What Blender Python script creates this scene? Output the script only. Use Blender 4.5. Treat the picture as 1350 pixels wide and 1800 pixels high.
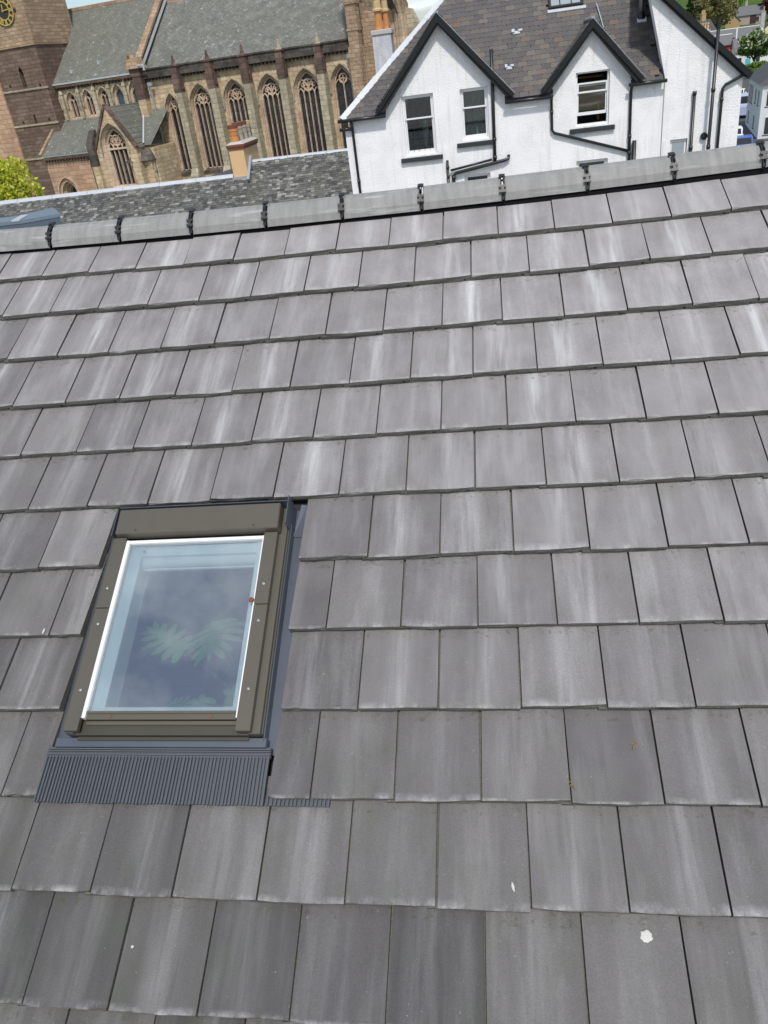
import bpy, bmesh, math, random
import numpy as np
from mathutils import Vector, Matrix, geometry
R = math.radians
sc = bpy.context.scene
for o in list(bpy.data.objects): bpy.data.objects.remove(o)

# ------------------------------------------------------------------ camera
cam_d = bpy.data.cameras.new('camera'); cam = bpy.data.objects.new('camera', cam_d)
sc.collection.objects.link(cam); sc.camera = cam
cam_d.sensor_fit = 'VERTICAL'; cam_d.sensor_height = 24.0; cam_d.lens = 18.072
cam_d.clip_start = 0.05; cam_d.clip_end = 6000
cam.matrix_world = Matrix(((0.98683, 0.04343, 0.15582, 0.57499),
                           (0.11219, 0.51018, -0.85272, -4.39430),
                           (-0.11653, 0.85897, 0.49859, 7.70766),
                           (0, 0, 0, 1)))
sc.render.resolution_x = 768; sc.render.resolution_y = 1024

# ------------------------------------------------------------------ sky, sun, exposure
SUN_EL, SUN_AZ = R(55), R(166)          # azimuth measured from +Y towards +X
w = bpy.data.worlds.new('World'); sc.world = w; w.use_nodes = True
nt = w.node_tree; nt.nodes.clear()
def wn(t, **k):
    n = nt.nodes.new(t)
    for a, b in k.items(): setattr(n, a, b)
    return n
sky = wn('ShaderNodeTexSky', sky_type='NISHITA', sun_disc=False)
sky.sun_elevation = SUN_EL; sky.sun_rotation = SUN_AZ; sky.air_density = 1.0; sky.dust_density = 1.5; sky.ozone_density = 1.5
tc = wn('ShaderNodeTexCoord'); sep = wn('ShaderNodeSeparateXYZ'); nt.links.new(tc.outputs['Generated'], sep.inputs[0])
zz = wn('ShaderNodeMath', operation='ADD'); zz.inputs[1].default_value = 0.22; nt.links.new(sep.outputs['Z'], zz.inputs[0])
zm = wn('ShaderNodeMath', operation='MAXIMUM'); zm.inputs[1].default_value = 0.05; nt.links.new(zz.outputs[0], zm.inputs[0])
dv = wn('ShaderNodeVectorMath', operation='DIVIDE'); nt.links.new(tc.outputs['Generated'], dv.inputs[0])
cb = wn('ShaderNodeCombineXYZ')
for i in range(3): nt.links.new(zm.outputs[0], cb.inputs[i])
nt.links.new(cb.outputs[0], dv.inputs[1])
cl = wn('ShaderNodeTexNoise'); cl.inputs['Scale'].default_value = 4.2; cl.inputs['Detail'].default_value = 9; cl.inputs['Roughness'].default_value = 0.58
mpw = wn('ShaderNodeMapping'); mpw.inputs['Location'].default_value = (9.1, 1.2, 0); nt.links.new(dv.outputs[0], mpw.inputs[0]); nt.links.new(mpw.outputs[0], cl.inputs['Vector'])
cr = wn('ShaderNodeValToRGB'); cr.color_ramp.elements[0].position = 0.47; cr.color_ramp.elements[1].position = 0.80; cr.color_ramp.elements[0].color = (.10, .10, .10, 1)
nt.links.new(cl.outputs['Fac'], cr.inputs[0])
mx = wn('ShaderNodeMixRGB'); nt.links.new(cr.outputs[0], mx.inputs[0]); nt.links.new(sky.outputs[0], mx.inputs[1])
mx.inputs[2].default_value = (9.0, 9.4, 10.0, 1)
bg = wn('ShaderNodeBackground'); bg.inputs[1].default_value = 0.10; nt.links.new(mx.outputs[0], bg.inputs[0])
wo = wn('ShaderNodeOutputWorld'); nt.links.new(bg.outputs[0], wo.inputs[0])
sd = bpy.data.lights.new('sun', 'SUN'); sd.energy = 2.3; sd.angle = R(4.0); sd.color = (1, .95, .88)
sun = bpy.data.objects.new('sun', sd); sc.collection.objects.link(sun)
to_sun = Vector((math.sin(SUN_AZ)*math.cos(SUN_EL), math.cos(SUN_AZ)*math.cos(SUN_EL), math.sin(SUN_EL)))
sun.rotation_euler = to_sun.to_track_quat('Z', 'Y').to_euler(); sun.location = (0, -20, 40)
vs = sc.view_settings; vs.view_transform = 'Standard'; vs.look = 'None'; vs.gamma = 1; vs.exposure = 0.45; vs.use_curve_mapping = False
sc.cycles.max_bounces = 8; sc.cycles.transparent_max_bounces = 12

# ------------------------------------------------------------------ materials
class Mat:
    def __init__(s, name):
        s.m = bpy.data.materials.new(name); s.m.use_nodes = True; s.t = s.m.node_tree; s.t.nodes.clear()
        s.out = s.n('ShaderNodeOutputMaterial'); s.b = s.n('ShaderNodeBsdfPrincipled'); s.l(s.b.outputs[0], s.out.inputs[0])
    def n(s, t, **k):
        n = s.t.nodes.new(t)
        for a, b in k.items(): setattr(n, a, b)
        return n
    def l(s, a, b): s.t.links.new(a, b)
    def coord(s, sx=1, sy=1, sz=1, rnd=False, swap=False):
        tc = s.n('ShaderNodeTexCoord'); v = tc.outputs['Object']
        if swap:                                   # wall coordinates: (x+y, z)
            sp = s.n('ShaderNodeSeparateXYZ'); s.l(v, sp.inputs[0]); a = s.math('ADD', sp.outputs[0], sp.outputs[1])
            c = s.n('ShaderNodeCombineXYZ'); s.l(a, c.inputs[0]); s.l(sp.outputs[2], c.inputs[1]); v = c.outputs[0]
        if rnd:
            oi = s.n('ShaderNodeObjectInfo'); a = s.math('MULTIPLY', oi.outputs['Random'], 97.0)
            ad = s.n('ShaderNodeVectorMath', operation='ADD'); s.l(v, ad.inputs[0]); c = s.n('ShaderNodeCombineXYZ')
            for i in range(3): s.l(a, c.inputs[i])
            s.l(c.outputs[0], ad.inputs[1]); v = ad.outputs[0]
        mp = s.n('ShaderNodeMapping'); mp.inputs['Scale'].default_value = (sx, sy, sz); s.l(v, mp.inputs[0])
        return mp.outputs[0]
    def noise(s, v, scale=5., detail=4, rough=.55):
        n = s.n('ShaderNodeTexNoise'); n.inputs['Scale'].default_value = scale; n.inputs['Detail'].default_value = detail; n.inputs['Roughness'].default_value = rough
        s.l(v, n.inputs['Vector']); return n.outputs['Fac']
    def math(s, op, a, b=None, c=None, clamp=False):
        n = s.n('ShaderNodeMath', operation=op); n.use_clamp = clamp
        for i, x in enumerate((a, b, c)):
            if x is None: continue
            if isinstance(x, (int, float)): n.inputs[i].default_value = x
            else: s.l(x, n.inputs[i])
        return n.outputs[0]
    def ramp(s, f, *st):
        r = s.n('ShaderNodeValToRGB'); e = r.color_ramp.elements
        while len(e) < len(st): e.new(.5)
        for el, (p, c) in zip(e, st):
            el.position = p; el.color = (c if isinstance(c, tuple) else (c, c, c)) + (1,)
        s.l(f, r.inputs[0]); return r.outputs[0]
    def mix(s, f, a, b, mode='MIX'):
        n = s.n('ShaderNodeMixRGB', blend_type=mode)
        for i, x in enumerate((f, a, b)):
            if isinstance(x, (int, float)): n.inputs[i].default_value = x
            elif isinstance(x, tuple): n.inputs[i].default_value = x + (1,)
            else: s.l(x, n.inputs[i])
        return n.outputs[0]
    def col(s, c):
        if isinstance(c, tuple): s.b.inputs['Base Color'].default_value = c + (1,)
        else: s.l(c, s.b.inputs['Base Color'])
    def bump(s, f, d=.01, st=.5):
        n = s.n('ShaderNodeBump'); n.inputs['Distance'].default_value = d; n.inputs['Strength'].default_value = st
        s.l(f, n.inputs['Height']); s.l(n.outputs[0], s.b.inputs['Normal'])
    def set(s, rough=.6, metal=0, spec=.5):
        s.b.inputs['Roughness'].default_value = rough; s.b.inputs['Metallic'].default_value = metal; s.b.inputs['Specular IOR Level'].default_value = spec
        return s.m
    def rnd(s):
        a = s.n('ShaderNodeAttribute', attribute_name='rnd'); oi = s.n('ShaderNodeObjectInfo')
        x = s.math('ADD', a.outputs['Fac'], oi.outputs['Random']); return s.math('FRACT', x)
M = {}
def plain(name, c, rough=.6, metal=0, var=.12, scale=6, spec=.5, bd=0):
    m = Mat(name); f = m.noise(m.coord(rnd=True), scale, 5)
    m.col(m.mix(f, tuple(x*(1-var) for x in c), tuple(min(1, x*(1+var)) for x in c)))
    if bd: m.bump(m.noise(m.coord(), 60, 3), bd, .6)
    M[name] = m.set(rough, metal, spec); return M[name]

def make_tile_mat():
    m = Mat('concrete_tile'); oi = m.n('ShaderNodeObjectInfo'); rn = oi.outputs['Random']
    tc = m.n('ShaderNodeTexCoord'); sp = m.n('ShaderNodeSeparateXYZ'); m.l(tc.outputs['Object'], sp.inputs[0])
    st = m.noise(m.coord(10, 1.4, 1, rnd=True), 1.0, 4, .6)                     # streaks down the slope
    st2 = m.noise(m.coord(27, 2.2, 1, rnd=True), 1.0, 3, .6)
    cl = m.noise(m.coord(1, 1, 1, rnd=True), 7, 3)
    base = m.ramp(m.math('FRACT', m.math('MULTIPLY', rn, 3.77)), (0, (.055, .052, .054)), (.3, (.078, .075, .075)), (.65, (.092, .088, .086)), (1, (.118, .114, .111)))
    base = m.mix(1., base, m.ramp(st, (.30, (.84, .83, .84)), (.50, (1., 1., 1.)), (.72, (1.24, 1.24, 1.24))), 'MULTIPLY')
    base = m.mix(m.ramp(cl, (.48, 0.), (.70, .40)), base, (.066, .078, .054))
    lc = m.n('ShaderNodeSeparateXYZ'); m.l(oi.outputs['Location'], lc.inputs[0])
    wx = m.noise(oi.outputs['Location'], 1.9, 2, .6); pale_grad = m.math('ADD', m.math('MULTIPLY', wx, .62), m.math('ADD', m.math('MULTIPLY', lc.outputs[0], .125), m.math('ADD', m.math('MULTIPLY', m.math('ADD', lc.outputs[1], 2.6), .31), -.06)), clamp=True)  # tile tone: paler higher up the slope and to the right, plus noise
    patch = m.ramp(m.noise(m.coord(2.2, 1.4, 1, rnd=True), 3.2, 5, .6), (.32, .74), (.68, 1.16))
    # lime bloom: a whitish band near the middle of each tile
    r2 = m.math('FRACT', m.math('MULTIPLY', rn, 7.31)); r3 = m.math('FRACT', m.math('MULTIPLY', rn, 23.7))
    cx = m.math('ADD', .10, m.math('MULTIPLY', r2, .10))
    dx = m.math('ABSOLUTE', m.math('SUBTRACT', sp.outputs[0], cx))
    band = m.math('SUBTRACT', 1.0, m.math('DIVIDE', dx, .085), clamp=True)
    bl = m.math('MULTIPLY', band, m.ramp(st2, (.32, 0.), (.74, 1.)))
    bl = m.math('MULTIPLY', bl, m.math('ADD', .15, m.math('MULTIPLY', m.math('POWER', r3, 1.2), .95)))
    allo = m.math('MULTIPLY', m.ramp(st, (.52, 0.), (.74, 1.)), .28)
    bl = m.math('MULTIPLY', m.math('MAXIMUM', bl, allo), m.math('ADD', .25, m.math('MULTIPLY', pale_grad, .95)))
    low = m.math('SUBTRACT', 1.0, m.math('DIVIDE', sp.outputs[1], m.math('ADD', .010, m.math('MULTIPLY', r2, .030))), clamp=True)
    low = m.math('MULTIPLY', low, m.ramp(m.noise(m.coord(11, 7, 1, rnd=True), 1, 5, .7), (.44, .0), (.66, .62)))
    bl = m.math('MAXIMUM', bl, low)
    grain = m.noise(m.coord(rnd=True), 240, 4, .75)
    base = m.mix(m.math('MULTIPLY', m.math('MULTIPLY', pale_grad, patch), .80, clamp=True), base, (.320, .305, .306))
    c = m.mix(bl, base, (.50, .505, .515))
    run = m.ramp(m.noise(m.coord(24, 1.7, 1, rnd=True), 1, 4, .65), (.62, 0.), (.76, .28)); c = m.mix(run, c, (.060, .058, .052))
    sp_ = m.ramp(m.noise(m.coord(rnd=True), 70, 2), (.725, 0.), (.76, .40)); c = m.mix(sp_, c, (.36, .36, .33))
    moss = m.math('MULTIPLY', m.math('GREATER_THAN', sp.outputs[1], .29), m.ramp(m.noise(m.coord(rnd=True), 40, 4, .7), (.55, 0.), (.66, .45))); c = m.mix(moss, c, (.045, .055, .022))
    c = m.mix(1., c, m.ramp(grain, (.28, .76), (.72, 1.24)), 'MULTIPLY')
    m.col(c); m.bump(m.math('ADD', grain, m.math('MULTIPLY', cl, .6)), .0035, .7)
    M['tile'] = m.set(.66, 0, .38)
    e = Mat('tile_edge'); g = e.noise(e.coord(rnd=True), 120, 4, .7)
    e.col(e.mix(e.noise(e.coord(rnd=True), 14, 3), e.ramp(g, (.3, .075), (.7, .23)), (.13, .13, .095))); e.bump(g, .006, 1)
    M['tile_edge'] = e.set(.9, 0, .2)
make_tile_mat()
m = Mat('ridge_concrete'); st = m.noise(m.coord(30, 5, 5, rnd=True), 1, 4); g = m.noise(m.coord(rnd=True), 220, 3, .7)
c = m.ramp(st, (.3, (.175, .178, .168)), (.7, (.27, .27, .258)))
ln = m.noise(m.coord(3, 26, 26, rnd=True), 1, 3)
c = m.mix(m.ramp(ln, (.60, 0.), (.70, .45)), c, (.5, .5, .5)); c = m.mix(.25, c, m.ramp(g, (.3, .13), (.7, .42)))
m.col(c); m.bump(g, .003, .6); M['ridge'] = m.set(.65, 0, .4)
plain('black_plastic', (.012, .013, .016), .45)
plain('roll_black', (.008, .008, .009), .9, 0, .1, 6, .1)
plain('underlay', (.02, .021, .024), .8)
plain('olive_metal', (.108, .099, .078), .42, .35, .10, 9)
plain('olive_dark', (.055, .053, .040), .5, .3)
plain('lead_flash', (.105, .122, .150), .42, .55, .12, 5)
plain('apron', (.092, .102, .117), .45, .35, .12, 4)
plain('white_paint', (.74, .75, .76), .4, 0, .05)
plain('reveal_white', (.88, .89, .90), .6, 0, .03)
plain('steel', (.45, .45, .44), .35, .9)
plain('rust', (.16, .07, .03), .8)
plain('room_wall', (.11, .115, .12), .8)
plain('room_floor', (.16, .11, .07), .7)
plain('terracotta', (.36, .16, .08), .8, 0, .2)
plain('soil', (.03, .02, .015), .9)
plain('dropping', (.50, .50, .47), .8)
plain('twig', (.28, .17, .06), .8)
plain('black_gloss', (.014, .017, .019), .35)
plain('barge_paint', (.010, .013, .014), .55, 0, .3, 9, .3)
plain('sill_paint', (.022, .028, .032), .5, 0, .2)
plain('lead_white', (.46, .49, .53), .5, .2, .15, 5)
plain('lead_dull', (.30, .33, .36), .55, .2, .2, 5)
plain('dark_soffit', (.012, .012, .012), .7)
plain('curtain', (.34, .34, .32), .9, 0, .2)
plain('brown_wood', (.22, .10, .035), .6)
plain('cream_render', (.62, .42, .235), .85, 0, .06, 3, .3)
plain('brick_red', (.16, .055, .032), .85, 0, .3, 14)
plain('pot_buff', (.50, .36, .19), .8, 0, .25, 8)
plain('pot_grey', (.36, .32, .25), .85, 0, .3, 8)
plain('pot_orange', (.50, .21, .07), .75, 0, .15, 8)
plain('cement', (.42, .41, .39), .9, 0, .15, 9)
plain('gold', (.62, .46, .13), .4, .5)
plain('clock_black', (.03, .025, .02), .6)
plain('bark', (.07, .055, .038), .9, 0, .3, 12)
plain('asphalt', (.06, .06, .062), .85, 0, .2, 3)
plain('gravel', (.20, .19, .175), .9, 0, .25, 5)
plain('tyre', (.02, .02, .02), .8)
plain('car_blue', (.05, .12, .42), .25)
plain('car_white', (.75, .76, .77), .25)
plain('van_lilac', (.40, .46, .62), .3)
plain('car_red', (.35, .03, .03), .3)
plain('pale_wall', (.62, .66, .68), .85, 0, .08, 2)
plain('cream_wall', (.70, .60, .40), .85)
plain('tan_wall', (.42, .29, .15), .85)
plain('pink_wall', (.40, .33, .29), .85)
plain('brown_clad', (.06, .025, .025), .7)
plain('red_paint', (.36, .02, .03), .5)
plain('turquoise', (.10, .48, .60), .5)
plain('grey_slate', (.13, .135, .14), .75, 0, .2, 2)
plain('dark_slate', (.062, .062, .066), .75, 0, .2, 2)
plain('lead_blue_shade', (.085, .115, .15), .55, .15, .1, 3)  # lead_blue darkened for the block's upright faces: shade put into the colour
plain('lead_blue', (.15, .20, .25), .5, .15, .06, 3)

def white_render():
    m = Mat('white_harl'); a = m.noise(m.coord(), 1.3, 6, .62); b = m.noise(m.coord(6, 6, .5), 1, 4); g = m.noise(m.coord(), 26, 5, .65)
    c = m.mix(m.ramp(a, (.42, 0.), (.66, .55)), (.84, .845, .855), (.68, .695, .715))
    c = m.mix(m.ramp(b, (.53, 0.), (.76, .60)), c, (.57, .56, .50))
    c = m.mix(m.ramp(m.noise(m.coord(), 3.2, 6, .7), (.62, 0.), (.72, .35)), c, (.52, .53, .50))
    m.col(c); m.bump(g, .035, .65); M['harl'] = m.set(.9, 0, .25)
white_render()
m = Mat('chimney_harl'); a = m.noise(m.coord(3, 3, .8), 2.2, 5)
m.col(m.ramp(a, (.3, (.62, .63, .65)), (.7, (.42, .43, .46)))); m.bump(m.noise(m.coord(), 30, 4), .02, .6); M['chimney_harl'] = m.set(.9, 0, .2)

def sandstone(name, c1, c2, c3, dark, soot=.45, bw=.62, rh=.30, top_dark=None, mortar=.45):
    m = Mat(name); v = m.coord(swap=True)
    nz = m.n('ShaderNodeTexNoise'); nz.inputs['Scale'].default_value = 1.4; m.l(v, nz.inputs['Vector'])
    ad = m.n('ShaderNodeVectorMath', operation='MULTIPLY_ADD'); m.l(nz.outputs['Color'], ad.inputs[0]); ad.inputs[1].default_value = (.10, .10, 0); m.l(v, ad.inputs[2])
    br = m.n('ShaderNodeTexBrick'); br.inputs['Scale'].default_value = 1; br.inputs['Brick Width'].default_value = bw; br.inputs['Row Height'].default_value = rh
    br.inputs['Mortar Size'].default_value = .02; br.inputs['Mortar Smooth'].default_value = .4; br.inputs['Bias'].default_value = 0
    br.inputs['Color1'].default_value = (0, 0, 0, 1); br.inputs['Color2'].default_value = (1, 1, 1, 1); br.inputs['Mortar'].default_value = (.5, .5, .5, 1)
    m.l(ad.outputs[0], br.inputs['Vector'])
    big = m.noise(v, .55, 4, .6); per = m.math('ADD', m.math('MULTIPLY', br.outputs['Color'], .42), m.math('MULTIPLY', m.noise(v, 2.6, 6, .72), .75))
    c = m.ramp(per, (.22, c3), (.5, c1), (.78, c2))
    c = m.mix(m.ramp(big, (.35, 0.), (.72, .55)), c, c3)
    c = m.mix(m.math('MULTIPLY', br.outputs['Fac'], mortar), c, tuple(x*.62 for x in c1))
    so = m.ramp(m.noise(m.coord(.9, .9, .35), 1.3, 7, .7), (.48, 0.), (.70, soot))
    c = m.mix(so, c, dark)
    m.col(c); m.bump(m.math('SUBTRACT', m.noise(v, 5, 5, .65), m.math('MULTIPLY', br.outputs['Fac'], .7)), .05, .8)
    M[name] = m.set(.92, 0, .15)
sandstone('stone_ochre', (.56, .43, .265), (.70, .57, .40), (.41, .325, .225), (.10, .09, .075), .6)
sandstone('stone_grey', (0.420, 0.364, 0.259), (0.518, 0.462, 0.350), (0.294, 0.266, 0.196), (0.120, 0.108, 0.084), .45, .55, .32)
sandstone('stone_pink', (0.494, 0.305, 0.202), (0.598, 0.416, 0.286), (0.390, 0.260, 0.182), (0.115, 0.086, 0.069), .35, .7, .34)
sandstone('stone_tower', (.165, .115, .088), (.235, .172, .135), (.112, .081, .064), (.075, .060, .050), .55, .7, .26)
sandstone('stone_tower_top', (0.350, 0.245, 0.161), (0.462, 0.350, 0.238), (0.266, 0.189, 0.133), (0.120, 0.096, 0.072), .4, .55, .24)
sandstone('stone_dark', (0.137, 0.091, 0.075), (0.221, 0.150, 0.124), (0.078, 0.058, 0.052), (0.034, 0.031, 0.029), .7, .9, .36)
sandstone('stone_soot', (0.096, 0.082, 0.070), (0.156, 0.138, 0.120), (0.054, 0.048, 0.043), (0.028, 0.025, 0.024), .7, .9, .4)
sandstone('moulding', (.55, .41, .30), (.66, .53, .41), (.42, .31, .22), (.16, .13, .105), .3, 3., .5, mortar=.15)

def slate_mat(name, cols, moss=.3, rough=.7):
    m = Mat(name); r = m.rnd()
    c = m.ramp(r, *cols)
    c = m.mix(.25, c, m.ramp(m.noise(m.coord(), 18, 4), (.3, .05), (.7, .25)))
    c = m.mix(m.ramp(m.noise(m.coord(), .9, 5, .6), (.5, 0.), (.72, moss)), c, (.12, .115, .085))
    m.col(c); m.bump(m.noise(m.coord(), 45, 4), .006, .6); M[name] = m.set(rough, 0, .4)
slate_mat('slate_purple', [(0, (.052, .046, .048)), (.30, (.066, .058, .058)), (.58, (.076, .067, .063)), (.76, (.098, .085, .072)), (.90, (.135, .115, .088)), (.97, (.125, .080, .055)), (1, (.070, .066, .072))], .25)
slate_mat('slate_grey', [(0, (.022, .024, .022)), (.4, (.042, .045, .040)), (.7, (.068, .070, .062)), (.9, (.13, .13, .118)), (1, (.32, .32, .30))], .6)
def far_slate(name, a, b, lich):
    m = Mat(name); tc = m.n('ShaderNodeTexCoord')
    v = tc.outputs['Object']; sp = m.n('ShaderNodeSeparateXYZ'); m.l(v, sp.inputs[0])
    cm = m.n('ShaderNodeCombineXYZ'); m.l(sp.outputs[0], cm.inputs[0]); m.l(m.math('MULTIPLY', sp.outputs[2], 1.5), cm.inputs[1])
    br = m.n('ShaderNodeTexBrick'); br.inputs['Scale'].default_value = 1; br.inputs['Brick Width'].default_value = .22; br.inputs['Row Height'].default_value = .13
    br.inputs['Mortar Size'].default_value = .016; br.inputs['Color1'].default_value = (0, 0, 0, 1); br.inputs['Color2'].default_value = (1, 1, 1, 1)
    m.l(cm.outputs[0], br.inputs['Vector'])
    f = m.math('ADD', m.math('MULTIPLY', br.outputs['Color'], .30), m.math('MULTIPLY', m.noise(cm.outputs[0], .7, 8, .75), .8))
    c = m.ramp(f, (.2, a), (.85, b))
    sk = m.noise(m.coord(1.6, 1.6, .28), 1.2, 6, .65); c = m.mix(m.ramp(sk, (.50, 0.), (.75, lich)), c, (.34, .345, .315))
    ws = m.ramp(m.noise(m.coord(), 3.6, 3, .6), (.63, 0.), (.68, .8)); c = m.mix(ws, c, (.42, .42, .40))
    c = m.mix(m.math('MULTIPLY', br.outputs['Fac'], .6), c, (.05, .05, .05))
    m.col(c); m.bump(m.math('SUBTRACT', m.noise(cm.outputs[0], 4, 4), br.outputs['Fac']), .03, .6); M[name] = m.set(.75, 0, .35)
far_slate('far_slate', (.115, .123, .102), (.195, .200, .165), .4)
far_slate('far_slate_choir', (.098, .104, .091), (.22, .222, .19), .65)

def leaf_mat(name, c1, c2, c3):
    m = Mat(name); m.t.nodes.remove(m.b); a = m.n('ShaderNodeAttribute', attribute_name='rnd')
    c = m.ramp(a.outputs['Fac'], (0, c1), (.5, c2), (1, c3))
    d = m.n('ShaderNodeBsdfDiffuse'); t = m.n('ShaderNodeBsdfTranslucent'); g = m.n('ShaderNodeBsdfGlossy'); g.inputs['Roughness'].default_value = .45
    m.l(c, d.inputs[0]); m.l(c, t.inputs[0]); g.inputs[0].default_value = (.5, .5, .5, 1)
    x = m.n('ShaderNodeMixShader'); x.inputs[0].default_value = .35; m.l(d.outputs[0], x.inputs[1]); m.l(t.outputs[0], x.inputs[2])
    y = m.n('ShaderNodeMixShader'); y.inputs[0].default_value = .05; m.l(x.outputs[0], y.inputs[1]); m.l(g.outputs[0], y.inputs[2])
    m.l(y.outputs[0], m.out.inputs[0]); M[name] = m.m
leaf_mat('leaf_lime', (.24, .30, .02), (.50, .54, .04), (.70, .70, .10))
leaf_mat('leaf_green', (.07, .13, .03), (.13, .22, .045), (.21, .31, .07))
leaf_mat('leaf_chestnut', (.05, .11, .025), (.10, .19, .04), (.20, .28, .08))
leaf_mat('leaf_olive', (.13, .14, .05), (.21, .20, .075), (.30, .265, .12))
leaf_mat('leaf_fresh', (.10, .19, .03), (.16, .28, .04), (.24, .36, .06))
leaf_mat('leaf_dark', (.02, .045, .018), (.035, .075, .025), (.07, .12, .04))
leaf_mat('leaf_copper', (.05, .018, .016), (.09, .03, .025), (.13, .05, .035))
leaf_mat('blossom', (.6, .58, .42), (.7, .68, .52), (.78, .74, .6))
leaf_mat('monstera', (.09, .27, .05), (.13, .36, .07), (.20, .46, .12))
def grass():
    m = Mat('grass_ground'); f = m.noise(m.coord(), .35, 6, .6)
    m.col(m.ramp(f, (.3, (.035, .07, .015)), (.7, (.085, .14, .03)))); M['grass'] = m.set(.95, 0, .1)
grass()
def glass_mat(name, tint, gloss, ior=1.5, base_refl=.0):
    m = Mat(name); m.t.nodes.remove(m.b)
    fr = m.n('ShaderNodeFresnel'); fr.inputs[0].default_value = ior
    t = m.n('ShaderNodeBsdfTransparent'); t.inputs[0].default_value = tint + (1,)
    g = m.n('ShaderNodeBsdfGlossy'); g.inputs['Roughness'].default_value = gloss; g.inputs[0].default_value = (1, 1, 1, 1)
    x = m.n('ShaderNodeMixShader'); f = m.math('ADD', m.math('MULTIPLY', fr.outputs[0], 1.9), base_refl, clamp=True)
    m.l(f, x.inputs[0]); m.l(t.outputs[0], x.inputs[1]); m.l(g.outputs[0], x.inputs[2]); m.l(x.outputs[0], m.out.inputs[0]); M[name] = m.m
glass_mat('glass', (.80, .86, .84), .0)
glass_mat('glass_sky', (.80, .87, .88), .0, 1.5, .21)
def leaded():
    m = Mat('leaded_glass'); v = m.coord(swap=True); br = m.n('ShaderNodeTexBrick'); br.inputs['Scale'].default_value = 1; br.inputs['Brick Width'].default_value = .16; br.inputs['Row Height'].default_value = .22
    br.offset = 0; br.inputs['Mortar Size'].default_value = .012; br.inputs['Color1'].default_value = (.012, .014, .018, 1); br.inputs['Color2'].default_value = (.04, .045, .055, 1); br.inputs['Mortar'].default_value = (.02, .02, .02, 1)
    m.l(v, br.inputs['Vector']); m.col(br.outputs['Color']); m.bump(m.noise(v, 6, 2), .03, .5); M['leaded'] = m.set(.25, 0, .5)
leaded()
plain('blue_glass', (.05, .075, .10), .25)
plain('pane_dark', (.018, .020, .022), .12, 0, .2)
plain('pane_far', (.03, .033, .037), .45, 0, .2)
plain('room_dark', (.045, .045, .047), .9)
plain('pane_pale', (.30, .34, .37), .2)

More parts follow.
